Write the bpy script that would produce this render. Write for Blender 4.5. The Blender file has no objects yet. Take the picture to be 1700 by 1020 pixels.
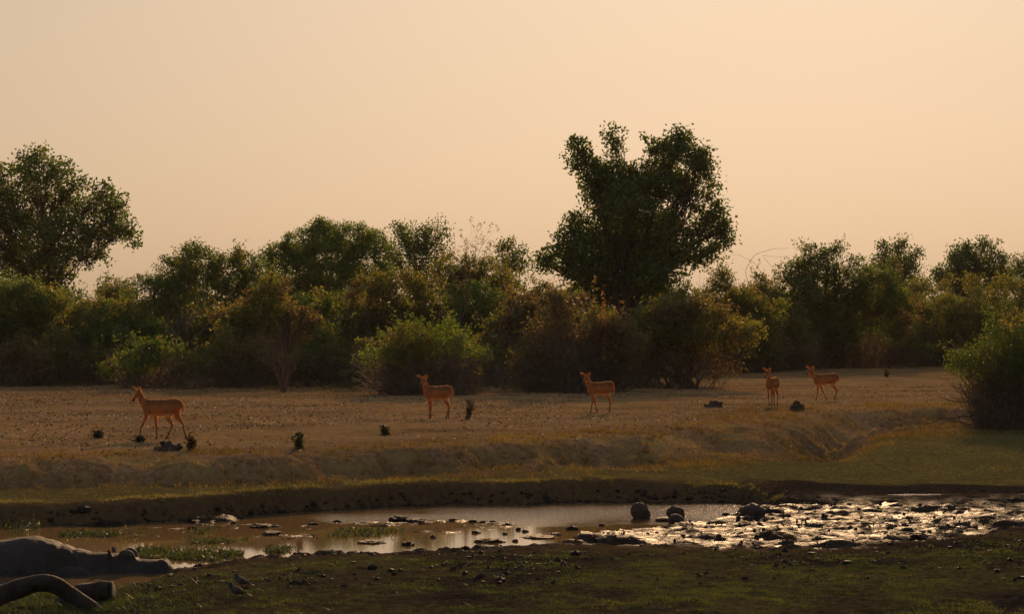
import bpy, bmesh, math
import numpy as np
from mathutils import Vector

sc = bpy.context.scene
COL = sc.collection
R = math.radians

# ------------------------------------------------------------------ camera, sky, sun, exposure
F, HZ, CZ = 4200.0, 537.0, 3.2          # focal length in picture units, horizon row, eye height over the water
cam_d = bpy.data.cameras.new('camera')
cam = bpy.data.objects.new('camera', cam_d)
COL.objects.link(cam)
cam.location = (0, 0, CZ)
cam.rotation_euler = (math.pi / 2, 0, 0)
cam_d.sensor_width = 36
cam_d.lens = F / 1700 * 36
cam_d.shift_y = 27 / 1700
cam_d.clip_start, cam_d.clip_end = 0.5, 6000
sc.camera = cam

SUN_EL, SUN_AZ = 16.0, 6.5
world = bpy.data.worlds.new('World')
sc.world = world
world.use_nodes = True
wn = world.node_tree
sky = wn.nodes.new('ShaderNodeTexSky')
sky.sky_type = 'NISHITA'
sky.sun_disc = False
sky.sun_elevation = R(SUN_EL)
sky.sun_rotation = R(SUN_AZ)
sky.dust_density = 4.6
sky.air_density = 1.0
sky.ozone_density = 1.0
tint = wn.nodes.new('ShaderNodeMix')
tint.data_type = 'RGBA'
tint.blend_type = 'MULTIPLY'
tint.inputs[0].default_value = 1.0
tint.inputs[7].default_value = (0.985, 0.895, 0.855, 1)
# thick dusty air spreads the glow round the sun over the whole dome: compress brightness, keep hue
lum = wn.nodes.new('ShaderNodeRGBToBW')
pw = wn.nodes.new('ShaderNodeMath'); pw.operation = 'POWER'; pw.inputs[1].default_value = -0.71
vs_ = wn.nodes.new('ShaderNodeVectorMath'); vs_.operation = 'SCALE'
hs = wn.nodes.new('ShaderNodeHueSaturation'); hs.inputs['Saturation'].default_value = 0.72
wn.links.new(sky.outputs[0], hs.inputs['Color'])
wn.links.new(sky.outputs[0], lum.inputs[0])
wn.links.new(lum.outputs[0], pw.inputs[0])
wn.links.new(hs.outputs[0], vs_.inputs[0])
wn.links.new(pw.outputs[0], vs_.inputs['Scale'])
wn.links.new(vs_.outputs[0], tint.inputs[6])
wn.links.new(tint.outputs[2], wn.nodes['Background'].inputs[0])
wn.nodes['Background'].inputs[1].default_value = 0.15

sun_d = bpy.data.lights.new('sun', 'SUN')
sun_d.energy = 5.0
sun_d.angle = R(1.0)
sun_d.color = (1.0, 0.62, 0.32)
sun = bpy.data.objects.new('sun', sun_d)
COL.objects.link(sun)
_dir = Vector((math.sin(R(SUN_AZ)) * math.cos(R(SUN_EL)), math.cos(R(SUN_AZ)) * math.cos(R(SUN_EL)), math.sin(R(SUN_EL))))
sun.rotation_euler = _dir.to_track_quat('Z', 'Y').to_euler()
sun.location = (10, 60, 40)

sc.view_settings.view_transform = 'Standard'
sc.view_settings.look = 'None'
sc.view_settings.gamma = 1
sc.view_settings.exposure = 0.55
sc.view_settings.use_curve_mapping = False
cy = sc.cycles
cy.max_bounces = 6
cy.diffuse_bounces = 3
cy.glossy_bounces = 3
cy.transmission_bounces = 3
cy.transparent_max_bounces = 4
cy.volume_bounces = 0
cy.caustics_reflective = False
cy.caustics_refractive = False
cy.use_denoising = True
cy.denoiser = 'OPENIMAGEDENOISE'
cy.denoising_prefilter = 'NONE'
cy.sample_clamp_direct = 8
cy.sample_clamp_indirect = 4

# ------------------------------------------------------------------ small helpers
RNG = np.random.default_rng(7)
def rng_of(seed): return np.random.default_rng(seed)

def ss(t):
    t = np.clip(t, 0, 1)
    return t * t * (3 - 2 * t)

def _hash(ix, iy, iz):
    n = (ix * 374761393 + iy * 668265263 + iz * 2147483647 + 1013904223) & 0xFFFFFFFF
    n = ((n ^ (n >> 13)) * 1274126177) & 0xFFFFFFFF
    n = n ^ (n >> 16)
    return (n & 0xFFFF) / 32767.5 - 1.0

def vnoise(x, y, z=None):
    if z is None: z = np.zeros_like(x)
    x0, y0, z0 = np.floor(x), np.floor(y), np.floor(z)
    fx, fy, fz = ss(x - x0), ss(y - y0), ss(z - z0)
    ix, iy, iz = (a.astype(np.int64) for a in (x0, y0, z0))
    def L(dz):
        a = _hash(ix, iy, iz + dz); b = _hash(ix + 1, iy, iz + dz)
        c = _hash(ix, iy + 1, iz + dz); d = _hash(ix + 1, iy + 1, iz + dz)
        return (a + (b - a) * fx) * (1 - fy) + (c + (d - c) * fx) * fy
    if not np.any(z): return L(0)
    return L(0) * (1 - fz) + L(1) * fz

def fbm(x, y, z=None, oct=4, gain=0.5):
    s, a, t = 0.0, 1.0, 0.0
    for k in range(oct):
        f = 2.03 ** k
        s = s + a * vnoise(x * f + 17.3 * k, y * f - 9.1 * k, None if z is None else z * f + 3.7 * k)
        t += a; a *= gain
    return s / t

def tag(o, label=None, cat=None, group=None, kind=None):
    if label: o['label'] = label
    if cat: o['category'] = cat
    if group: o['group'] = group
    if kind: o['kind'] = kind
    return o

def empty(name, loc, rz=0.0):
    o = bpy.data.objects.new(name, None)
    o.empty_display_size = 0.2
    COL.objects.link(o)
    o.location = loc
    o.rotation_euler = (0, 0, rz)
    return o

def link(name, me, mat, parent=None, loc=None):
    o = bpy.data.objects.new(name, me)
    COL.objects.link(o)
    if name in ('stems', 'foliage', 'lower_foliage', 'sprig_foliage', 'coloured_foliage', 'crown', 'limbs', 'shoots', 'brushwood', 'dead_limbs', 'fur'): o['kind'] = 'stuff'
    if mat is not None and not me.materials: me.materials.append(mat)
    if parent is not None: o.parent = parent
    if loc is not None: o.location = loc
    return o

def mesh_np(name, verts, faces, smooth=False, face_attr=None, vert_attr=None):
    """verts (N,3), faces (M,k) with one k."""
    verts = np.asarray(verts, np.float32); faces = np.asarray(faces, np.int32)
    me = bpy.data.meshes.new(name)
    k = faces.shape[1]; m = len(faces)
    me.vertices.add(len(verts)); me.vertices.foreach_set('co', verts.ravel())
    me.loops.add(m * k); me.loops.foreach_set('vertex_index', faces.ravel())
    me.polygons.add(m)
    me.polygons.foreach_set('loop_start', np.arange(0, m * k, k, dtype=np.int32))
    me.polygons.foreach_set('use_smooth', np.full(m, smooth, bool))
    if face_attr is not None:
        at = me.attributes.new('tint', 'FLOAT', 'FACE')
        at.data.foreach_set('value', np.asarray(face_attr, np.float32))
    if vert_attr is not None:
        for nm, arr in vert_attr.items():
            arr = np.asarray(arr, np.float32)
            if arr.ndim == 1:
                at = me.attributes.new(nm, 'FLOAT', 'POINT'); at.data.foreach_set('value', arr)
            else:
                at = me.attributes.new(nm, 'FLOAT_COLOR', 'POINT'); at.data.foreach_set('color', arr.ravel())
    me.update(calc_edges=True)
    return me

# ------------------------------------------------------------------ materials
def mat_new(name):
    m = bpy.data.materials.new(name)
    m.use_nodes = True
    nt = m.node_tree
    nt.nodes.clear()
    out = nt.nodes.new('ShaderNodeOutputMaterial')
    return m, nt, out

def N(nt, typ, **kw):
    n = nt.nodes.new('ShaderNode' + typ)
    for k, v in kw.items():
        if k.startswith('i'):
            n.inputs[int(k[1:])].default_value = v
        else:
            setattr(n, k, v)
    return n

def ramp(nt, fac, stops):
    r = nt.nodes.new('ShaderNodeValToRGB')
    el = r.color_ramp.elements
    while len(el) < len(stops): el.new(0.5)
    for e, (p, c) in zip(el, stops):
        e.position = p; e.color = (*c, 1)
    nt.links.new(fac, r.inputs[0])
    return r.outputs[0]

def mixc(nt, fac, a, b, mode='MIX'):
    m = nt.nodes.new('ShaderNodeMix'); m.data_type = 'RGBA'; m.blend_type = mode
    for s, v in ((0, fac), (6, a), (7, b)):
        if isinstance(v, (int, float)): m.inputs[s].default_value = v
        elif isinstance(v, tuple): m.inputs[s].default_value = (*v, 1)
        else: nt.links.new(v, m.inputs[s])
    return m.outputs[2]

def mathn(nt, op, a, b=None, clamp=False):
    m = nt.nodes.new('ShaderNodeMath'); m.operation = op; m.use_clamp = clamp
    for s, v in ((0, a), (1, b)):
        if v is None: continue
        if isinstance(v, (int, float)): m.inputs[s].default_value = v
        else: nt.links.new(v, m.inputs[s])
    return m.outputs[0]

def noise_tex(nt, scale, detail=4.0, vec=None, rough=0.6):
    t = nt.nodes.new('ShaderNodeTexNoise')
    t.inputs['Scale'].default_value = scale
    t.inputs['Detail'].default_value = detail
    t.inputs['Roughness'].default_value = rough
    if vec is None:
        g = nt.nodes.new('ShaderNodeNewGeometry'); vec = g.outputs['Position']
    nt.links.new(vec, t.inputs['Vector'])
    return t.outputs['Fac']

def leaf_mat(name, stops, trans=0.35, gloss=0.025):
    m, nt, out = mat_new(name)
    a = N(nt, 'Attribute', attribute_name='tint')
    c = ramp(nt, a.outputs['Fac'], stops)
    d = N(nt, 'BsdfDiffuse'); t = N(nt, 'BsdfTranslucent'); g = N(nt, 'BsdfGlossy'); g.inputs['Roughness'].default_value = 0.45
    nt.links.new(c, d.inputs[0])
    warm = mixc(nt, 1.0, c, (1.25, 1.1, 0.6), 'MULTIPLY')
    nt.links.new(warm, t.inputs[0])
    g.inputs[0].default_value = (1, 1, 1, 1)
    s1 = N(nt, 'MixShader'); s1.inputs[0].default_value = trans
    nt.links.new(d.outputs[0], s1.inputs[1]); nt.links.new(t.outputs[0], s1.inputs[2])
    s2 = N(nt, 'MixShader'); s2.inputs[0].default_value = gloss
    nt.links.new(s1.outputs[0], s2.inputs[1]); nt.links.new(g.outputs[0], s2.inputs[2])
    nt.links.new(s2.outputs[0], out.inputs[0])
    return m

def solid_mat(name, c1, c2, scale=8.0, rough=0.8, bump=0.0, bscale=30.0, spec=0.3, coords='pos'):
    m, nt, out = mat_new(name)
    p = N(nt, 'BsdfPrincipled')
    v = None
    if coords == 'obj':
        v = N(nt, 'TexCoord').outputs['Object']
    f = noise_tex(nt, scale, 5, v)
    nt.links.new(ramp(nt, f, [(0.3, c1), (0.7, c2)]), p.inputs['Base Color'])
    p.inputs['Roughness'].default_value = rough
    p.inputs['Specular IOR Level'].default_value = spec
    if bump:
        b = N(nt, 'Bump'); b.inputs['Strength'].default_value = bump; b.inputs['Distance'].default_value = 0.03
        nt.links.new(noise_tex(nt, bscale, 6, v), b.inputs['Height']); nt.links.new(b.outputs[0], p.inputs['Normal'])
    nt.links.new(p.outputs[0], out.inputs[0])
    return m

M = {}
M['leaf_dark'] = leaf_mat('leaf_dark_green', [(0, (.036, .074, .012)), (.5, (.074, .120, .019)), (.9, (.12, .150, .026)), (1, (.2, .15, .035))], .5)
M['leaf_green'] = leaf_mat('leaf_green', [(0, (.050, .105, .012)), (.5, (.10, .160, .020)), (.9, (.155, .19, .028)), (1, (.22, .18, .035))], .52)
M['leaf_olive'] = leaf_mat('leaf_olive', [(0, (.062, .080, .015)), (.5, (.12, .130, .026)), (.85, (.18, .17, .034)), (1, (.25, .17, .045))], .52)
M['leaf_brown'] = leaf_mat('leaf_brown', [(0, (.065, .050, .024)), (.5, (.115, .088, .038)), (.85, (.155, .118, .046)), (1, (.22, .14, .05))], .5)
M['leaf_yellow'] = leaf_mat('leaf_yellow', [(0, (.08, .10, .016)), (.5, (.15, .15, .024)), (.9, (.21, .18, .03)), (1, (.28, .17, .03))], .5)
M['leaf_orange'] = leaf_mat('leaf_orange', [(0, (.22, .09, .02)), (1, (.42, .18, .05))], .45)
M['leaf_dry'] = leaf_mat('dry_brown_leaf', [(0, (.045, .033, .020)), (.5, (.10, .072, .040)), (.9, (.15, .105, .052)), (1, (.22, .14, .06))], .35)
M['twig'] = solid_mat('twig_bark', (.07, .053, .040), (.19, .145, .105), 6, .9, spec=.1)
M['twig_pale'] = solid_mat('dead_twig', (.12, .095, .07), (.25, .20, .15), 6, .85)
M['bark'] = solid_mat('tree_bark', (.035, .027, .02), (.085, .065, .048), 9, .9, .6, 40)

# ------------------------------------------------------------------ terrain
def pl(u, pts):
    p = np.array(pts, float)
    return np.interp(u, p[:, 0], p[:, 1])

WAT = [(-500, 990), (0, 984), (150, 990), (230, 976), (290, 955), (320, 946), (400, 937), (500, 931), (650, 925), (800, 918), (880, 912), (960, 905), (1010, 896), (1100, 886), (1200, 874), (1245, 862), (1262, 852)]
FLAT = [(-500, 990), (0, 984), (150, 990), (230, 976), (290, 955), (320, 946), (400, 937), (500, 931), (650, 925), (800, 918), (880, 912), (960, 909), (1010, 912), (1100, 914), (1200, 917), (1400, 916), (1500, 908), (1600, 896), (1700, 884), (1900, 875)]
FAR = [(-500, 886), (0, 874), (200, 869), (300, 865), (400, 860), (480, 853), (560, 846), (640, 841), (720, 838), (1000, 836), (1215, 834), (1262, 842), (1330, 851), (1500, 850), (1700, 845), (2000, 840)]
FOOT = [(-300, 41.5), (0, 42.4), (400, 43.4), (600, 45.0), (900, 46.6), (1100, 49.4), (1250, 51.6), (1400, 56.5), (1600, 64), (1800, 66)]
EDGE = [(-300, 44.6), (0, 45.4), (300, 45.8), (600, 47.6), (900, 51.5), (1100, 57), (1250, 65), (1400, 68.5), (1600, 74.7), (1800, 76)]
GUL = [((5.4, 52.0), (6.15, 53.8)), ((6.15, 53.8), (7.2, 58.0)), ((7.2, 58.0), (7.9, 62.5)), ((7.9, 62.5), (9.6, 68.5))]

def dist_seg(x, y, a, b):
    ax, ay = a; bx, by = b
    t = np.clip(((x - ax) * (bx - ax) + (y - ay) * (by - ay)) / ((bx - ax) ** 2 + (by - ay) ** 2), 0, 1)
    return np.hypot(x - ax - t * (bx - ax), y - ay - t * (by - ay))

def terrain(x, y, masks=False):
    x = np.asarray(x, float); y = np.asarray(y, float)
    ys = np.maximum(y, 20.0)
    u = 850 + F * x / ys
    wig = fbm(x * 1.1, y * 0.9, oct=4)
    wig2 = fbm(x * 3.3 + 5, y * 3.0, oct=3)
    dn = 13440 / (pl(u, WAT) - HZ) + 0.22 * wig + 0.10 * wig2
    d2 = 13440 / (pl(u, FLAT) - HZ) + 0.22 * wig + 0.10 * wig2
    df = 13440 / (pl(u, FAR) - HZ) + 0.45 * fbm(x * 0.8 + 40, y * 0.2, oct=3) + 0.22 * fbm(x * 2.7, y * 0.5 + 9, oct=3)
    dn = np.minimum(dn, df)
    d2 = np.minimum(d2, dn)
    foot = pl(u, FOOT); edge = pl(u, EDGE)
    shoreh = np.interp(u, [120, 200, 290, 340, 700], [0.05, 0.08, 0.20, 0.22, 0.27])
    # near shore
    s = d2 - y
    fine = fbm(x * 7, y * 7, oct=3)
    clod = np.maximum(fbm(x * 4.2 + 3, y * 4.2, oct=3) - 0.12, 0)
    fore = 0.03 * ss(s / 0.12) + shoreh * (1 - np.exp(-np.maximum(s, 0) / 2.6))
    mudf = np.exp(-np.maximum(s, 0) / 1.3)
    fore = fore + (0.018 + 0.022 * mudf) * fine * ss(s / 0.2) + 0.03 * fbm(x * .9, y * .9, oct=2) * ss(s / 1.0) + 0.20 * clod * (.25 + .75 * mudf) * ss(s / .2) * np.interp(u, [200, 350], [0.2, 1])
    # wet mud flat
    fl = 0.104 + 0.10 * fbm(x * 1.3, y * 1.6 + 30, oct=4) + 0.05 * fbm(x * 7, y * 6, oct=3)
    fl = fl + 0.05 * np.maximum(fbm(x * 3.0 + 8, y * 3.0, oct=3), 0)
    # pool bed
    e = np.minimum(y - dn, df - y)
    bed = -0.22 * ss(e / 0.9)
    pyw = HZ + 13440 / ys
    zone = ss((u - 60) / 120) * ss((960 - u) / 120) * ss((pyw - 856) / 10) * ss((908 - pyw) / 10)
    bar = ss((fbm(x * .9 + 21, y * 1.5, oct=3) + .10) / .22) * zone
    bed = bed + (0.21 + 0.05 * fbm(x * 6.0, y * 6.5, oct=3) + 0.02 * fbm(x * 19, y * 19, oct=2)) * bar * ss(e / .5)
    # far bank
    bh = np.interp(u, [-300, 1050, 1250, 1450], [0.35, 0.36, 0.28, 0.15])
    bw = np.interp(u, [0, 520, 1000, 1250, 1500], [0.6, 0.5, 0.6, 1.3, 2.4])
    bh = bh * (1 + .22 * fbm(x * .7 + 3, y * .2, oct=3))
    tb = (y - df) / bw
    tb = tb + 0.42 * fbm(x * 2.6, y * 1.6, oct=4) * ss(tb * 3) * ss((1.4 - tb) * 2)
    bank = bh * (1 - (1 - np.clip(tb, 0, 1)) ** 2.2)
    rise = (0.40 - bh) * ss((y - df - bw) / np.maximum(foot - df - bw, 0.4))
    t = (y - foot) / (edge - foot)
    bell = np.clip(4 * t * (1 - t), 0, 1)
    rid = fbm(x * 0.7 + 2, y * 0.22, oct=4)
    t = t + bell * (.35 + 1.1 * ss(fbm(x * .23 + 7, y * .1, oct=2) + .5)) * (0.60 * rid + 0.26 * fbm(x * 1.7 + 3 * fbm(x * .4, y * .4, oct=2), y * 0.9, oct=4) + 0.10 * fbm(x * 6, y * 3, oct=2))
    up = 0.42 * ss((t - .5) * 1.45 + .5)
    land = bank + rise + up
    plain = ss((y - edge + 1.0) / 3)
    land = land + plain * (0.05 * fbm(x * 0.22, y * 0.10 + 4, oct=3) + 0.034 * fbm(x * 2.4, y * 2.0, oct=5, gain=.6)) + 0.012 * fbm(x * 5, y * 5, oct=3) * ss(tb) + 0.075 * bell * fbm(x * 3.6, y * 2.8, oct=5, gain=.62)
    g = np.full_like(x, 99.0)
    for a, b in GUL: g = np.minimum(g, dist_seg(x, y, a, b))
    land = land - 0.55 * np.exp(-(g / 0.75) ** 2) * ss((y - 51.5) / 2.5) * ss((71 - y) / 5)
    for (hx, hy, hr, hd) in ((-2.8, 46.6, 0.9, 0.20), (-6.4, 44.9, 0.8, 0.12), (2.0, 50.6, 1.2, 0.16), (4.3, 55.5, 1.2, 0.2)):
        land = land - hd * np.exp(-(((x - hx) / hr) ** 2 + ((y - hy) / (hr * 1.1)) ** 2))
    # strip of water on the right hand mud
    yp = 45.6 + 0.15 * np.sin(x * 0.9) + 0.25 * wig
    land = np.where(u > 1380, land - 0.06 * np.exp(-((y - yp) / 0.35) ** 2) * ss((u - 1420) / 80), land)
    z = np.where(y < d2, fore, np.where(y < dn, fl * ss((y - d2) / 0.5) + 0.03 * (1 - ss((y - d2) / 0.5)), np.where(y < df, bed, land)))
    flatw = ss((y - d2) / .3) * ss((df - y) / .3)
    if not masks: return z
    # what covers the soil, with some shade mixed into the masks
    gn = fbm(x * 0.5 + 11, y * 0.35, oct=4)
    green = np.where(y < d2, ss((s - 1.7 - 1.6 * gn) / 2.2) * np.interp(u, [900, 1250], [0.85, 1.0]), 0)
    green = np.where((y < d2) & (u < 330), np.maximum(green, ss((330 - u) / 90)), green)
    terr = ss((y - df - bw - 0.1) / 0.4) * (1 - ss((t + .04 + .1 * gn) * 3.5))
    green = np.where(y >= df, terr * np.interp(u, [300, 900, 1150, 1300], [.75, .7, .9, 1.0]), green)
    # the dark mud reaches up to the turf on the right
    mud = np.where(y < d2, np.maximum(np.exp(-np.maximum(s, 0) / 1.6), .66 + .6 * gn), np.where(y < df, 1.0, np.interp(u, [1150, 1350], [.40, 1.0]) * (1 - ss((y - df - bw) / 0.35))))  # real mud, spread over the near bank to put its shade into the colour
    mright = ss((u - 1180) / 140) * (1 - ss((y - 46.9 + 1.2 * gn) / .8)) * (y >= df)
    green = green * (1 - mright); mud = np.maximum(mud, mright)
    wet = np.where(y < d2, np.exp(-np.maximum(s, 0) / 0.25), np.where(y < df, 1.0, np.exp(-np.maximum(y - df, 0) / np.interp(u, [1250, 1400], [0.05, 0.5]))))
    dry = np.where(y >= df, ss(t * 1.4) * (1 - .55 * ss((y - 74 - 16 * np.clip((u - 700) / 600, 0, 1) * 2 + 14 * gn) / 14)), 0)  # colour darkens towards the thicket: leaf litter plus painted bush shade
    return z, np.stack([np.clip(green, 0, 1), np.clip(mud, 0, 1), np.clip(wet, 0, 1), np.clip(dry, 0, 1)], -1)

def grow(a, b, s0, k):
    out, s = [a], s0
    while out[-1] < b:
        out.append(out[-1] + s); s *= k
    return out
xs = np.arange(-13, 13.001, 0.1)
wx = np.array(grow(13.1, 1500, 0.25, 1.16))
xs = np.concatenate([-wx[::-1], xs, wx])
ysr = np.concatenate([-np.array(grow(0, 300, 6, 1.5))[::-1], np.arange(4, 23.6, 1.2), np.arange(24, 52, 0.066), np.arange(52, 72, 0.13), np.array(grow(72, 3500, 0.2, 1.06))])
X, Y = np.meshgrid(xs, ysr)
Z, MK = terrain(X.ravel(), Y.ravel(), True)
nc, nr = len(xs), len(ysr)
ZG = Z.reshape(nr, nc)
def gz(x, y):
    i = min(max(int(np.searchsorted(xs, x)) - 1, 0), nc - 2); j = min(max(int(np.searchsorted(ysr, y)) - 1, 0), nr - 2)
    a, b = (x - xs[i]) / (xs[i + 1] - xs[i]), (y - ysr[j]) / (ysr[j + 1] - ysr[j])
    return float((ZG[j, i] * (1 - a) + ZG[j, i + 1] * a) * (1 - b) + (ZG[j + 1, i] * (1 - a) + ZG[j + 1, i + 1] * a) * b)

def at(u, py, z=None):
    """Point of the ground that the picture shows at (u, py)."""
    d = F * (CZ - 0.8) / (py - HZ)
    for _ in range(40):
        x = (u - 850) * d / F
        zz = gz(x, d) if z is None else z
        dd = F * (CZ - zz) / (py - HZ)
        if abs(dd - d) < 2e-3: break
        d = 0.4 * d + 0.6 * dd
    x = (u - 850) * d / F
    return Vector((x, d, gz(x, d) if z is None else z))

ii = (np.arange(nr - 1)[:, None] * nc + np.arange(nc - 1)[None, :]).ravel()
gf = np.stack([ii, ii + 1, ii + nc + 1, ii + nc], -1)
gme = mesh_np('ground', np.stack([X.ravel(), Y.ravel(), Z], -1), gf, True, vert_attr={'cover': MK})

m, nt, out = mat_new('ground_soil')
p = N(nt, 'BsdfPrincipled')
a = N(nt, 'Attribute', attribute_name='cover')
sep = N(nt, 'SeparateColor'); nt.links.new(a.outputs['Color'], sep.inputs[0])
dryA = a.outputs['Alpha']
n1 = noise_tex(nt, 1.1, 6); n2 = noise_tex(nt, 9.0, 6, rough=.7); n3 = noise_tex(nt, 45.0, 4, rough=.7)
dirt = mixc(nt, ramp(nt, n2, [(.32, (0, 0, 0)), (.66, (1, 1, 1))]), (.15, .078, .042), (.50, .295, .15))
straw = mixc(nt, n3, (.26, .175, .065), (.42, .29, .115))
dryc = mixc(nt, ramp(nt, n1, [(.42, (0, 0, 0)), (.62, (1, 1, 1))]), dirt, straw)
speck = ramp(nt, n3, [(.33, (.22, .20, .18)), (.47, (1, 1, 1))])
dryc = mixc(nt, .55, dryc, speck, 'MULTIPLY')
n0 = noise_tex(nt, .35, 4)
dryc = mixc(nt, .6, dryc, ramp(nt, n0, [(.34, (.5, .49, .47)), (.60, (1.2, 1.18, 1.15))]), 'MULTIPLY')
slope = mixc(nt, n2, (.075, .044, .020), (.27, .165, .068))
base = mixc(nt, dryA, slope, dryc)
grass = mixc(nt, ramp(nt, n2, [(.34, (0, 0, 0)), (.66, (1, 1, 1))]), (.042, .042, .015), (.20, .175, .06))
gm = mathn(nt, 'MULTIPLY', sep.outputs[0], mathn(nt, 'ADD', mathn(nt, 'MULTIPLY', n2, 1.6), 0.0), True)
base = mixc(nt, gm, base, grass)
mudc = mixc(nt, ramp(nt, n2, [(.34, (0, 0, 0)), (.66, (1, 1, 1))]), (.010, .008, .007), (.062, .047, .037))
base = mixc(nt, mathn(nt, 'MULTIPLY', sep.outputs[1], mathn(nt, 'ADD', n1, .55), True), base, mudc)
nt.links.new(base, p.inputs['Base Color'])
p.inputs['Roughness'].default_value = 0.36
p.inputs['Specular IOR Level'].default_value = 0.4
b = N(nt, 'Bump'); b.inputs['Strength'].default_value = 1.0; b.inputs['Distance'].default_value = 0.045
hh = mathn(nt, 'ADD', mathn(nt, 'MULTIPLY', n2, 1.0), mathn(nt, 'MULTIPLY', n3, .6))
nt.links.new(hh, b.inputs['Height']); nt.links.new(b.outputs[0], p.inputs['Normal'])
df_ = N(nt, 'BsdfDiffuse'); df_.inputs['Roughness'].default_value = 0.6
nt.links.new(base, df_.inputs[0]); nt.links.new(b.outputs[0], df_.inputs['Normal'])
wetn = ramp(nt, noise_tex(nt, 2.2, 5, rough=.65), [(.40, (0, 0, 0)), (.62, (1, 1, 1))])
ms = N(nt, 'MixShader')
nt.links.new(mathn(nt, 'MULTIPLY', mathn(nt, 'MULTIPLY', sep.outputs[2], .16), wetn, True), ms.inputs[0])
nt.links.new(df_.outputs[0], ms.inputs[1]); nt.links.new(p.outputs[0], ms.inputs[2])
nt.links.new(ms.outputs[0], out.inputs[0])
M['soil'] = m
ground = tag(link('ground', gme, M['soil']), 'dry grazed floodplain falling over an eroded bank to a muddy pool', 'ground', kind='structure')

# water
def water_sheet(name, x0, x1, y0, y1, z, label):
    nx, ny = 60, 60
    gx, gy = np.meshgrid(np.linspace(x0, x1, nx), np.linspace(y0, y1, ny))
    ii = (np.arange(ny - 1)[:, None] * nx + np.arange(nx - 1)[None, :]).ravel()
    me = mesh_np(name, np.stack([gx.ravel(), gy.ravel(), np.full(nx * ny, z)], -1), np.stack([ii, ii + 1, ii + nx + 1, ii + nx], -1), True)
    return tag(link(name, me, M['water']), label, 'water', kind='structure')
m, nt, out = mat_new('muddy_water')
p = N(nt, 'BsdfPrincipled')
geo = N(nt, 'NewGeometry')
mp = N(nt, 'Mapping'); mp.inputs['Scale'].default_value = (1.0, 1.0, 1.0)
nt.links.new(geo.outputs['Position'], mp.inputs[0])
w1 = noise_tex(nt, 30.0, 3, mp.outputs[0]); w2 = noise_tex(nt, 0.45, 3, mp.outputs[0]); w3 = noise_tex(nt, 60, 2, mp.outputs[0])
nt.links.new(mixc(nt, w2, (.13, .078, .030), (.20, .122, .048)), p.inputs['Base Color'])
p.inputs['Roughness'].default_value = 0.02
p.inputs['IOR'].default_value = 1.33
b = N(nt, 'Bump'); b.inputs['Distance'].default_value = 0.01
sx = N(nt, 'SeparateXYZ'); nt.links.new(geo.outputs['Position'], sx.inputs[0])
wind = nt.nodes.new('ShaderNodeMapRange'); wind.interpolation_type = 'SMOOTHSTEP'      # the breeze ruffles the open far side, the near side lies calm
for i_, v_ in ((1, 39.6), (2, 43.0), (3, .008), (4, .42)): wind.inputs[i_].default_value = v_
nt.links.new(mathn(nt, 'ADD', sx.outputs[1], mathn(nt, 'ADD', mathn(nt, 'MULTIPLY', mathn(nt, 'SUBTRACT', w2, .5), 6.0), mathn(nt, 'MULTIPLY', sx.outputs[0], .25))), wind.inputs[0])
nt.links.new(wind.outputs[0], b.inputs['Strength'])
nt.links.new(mathn(nt, 'ADD', w1, mathn(nt, 'MULTIPLY', w3, .3)), b.inputs['Height'])
nt.links.new(b.outputs[0], p.inputs['Normal'])
nt.links.new(p.outputs[0], out.inputs[0])
M['water'] = m
water_sheet('water', -14, 11, 24, 46.5, 0.0, 'shallow muddy pool with sun glints between the banks')
water_sheet('puddle_water', 5.6, 13.5, 44.6, 46.6, 0.098, 'narrow strip of shining water on the dark mud at right')

# ------------------------------------------------------------------ plants: builders
def unit(v): return v / np.maximum(np.linalg.norm(v, axis=-1, keepdims=True), 1e-9)

def leaf_faces(c, length, width, rng, quad=False, up=0.0):
    """One small leaf for each centre c (n,3): a triangle or a rhombus, turned at random."""
    n = len(c)
    a = rng.normal(size=(n, 3)); a[:, 2] += up
    a = unit(a)
    b = unit(np.cross(a, rng.normal(size=(n, 3))))
    L = (length * rng.uniform(.7, 1.3, n))[:, None]; W = (width * rng.uniform(.7, 1.3, n))[:, None]
    if quad:
        nrm = np.cross(a, b) * (L * .12)
        v = np.stack([c - a * L * .5, c + b * W * .5 + nrm, c + a * L * .5, c - b * W * .5 + nrm], 1)
        f = np.arange(n * 4).reshape(n, 4)
    else:
        v = np.stack([c - b * W * .5, c + b * W * .5, c + a * L], 1)
        f = np.arange(n * 3).reshape(n, 3)
    return v.reshape(-1, 3), f

def tubes(paths, radii, sides=4):
    """paths (n,k,3), radii (n,k): n tapering tubes of k rings."""
    paths = np.asarray(paths, float); radii = np.asarray(radii, float)
    n, k, _ = paths.shape
    t = np.gradient(paths, axis=1); t = unit(t)
    ref = np.tile(np.array([0.31, 0.87, 0.38]), (n, k, 1))
    e1 = unit(np.cross(t, ref)); e2 = np.cross(t, e1)
    ang = np.arange(sides) * 2 * math.pi / sides
    ring = e1[:, :, None, :] * np.cos(ang)[None, None, :, None] + e2[:, :, None, :] * np.sin(ang)[None, None, :, None]
    v = (paths[:, :, None, :] + ring * radii[:, :, None, None]).reshape(-1, 3)
    base = (np.arange(n)[:, None, None] * k + np.arange(k - 1)[None, :, None]) * sides
    s = np.arange(sides)[None, None, :]; s2 = (s + 1) % sides
    f = np.stack([base + s, base + s2, base + sides + s2, base + sides + s], -1).reshape(-1, 4)
    return v, f

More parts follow.
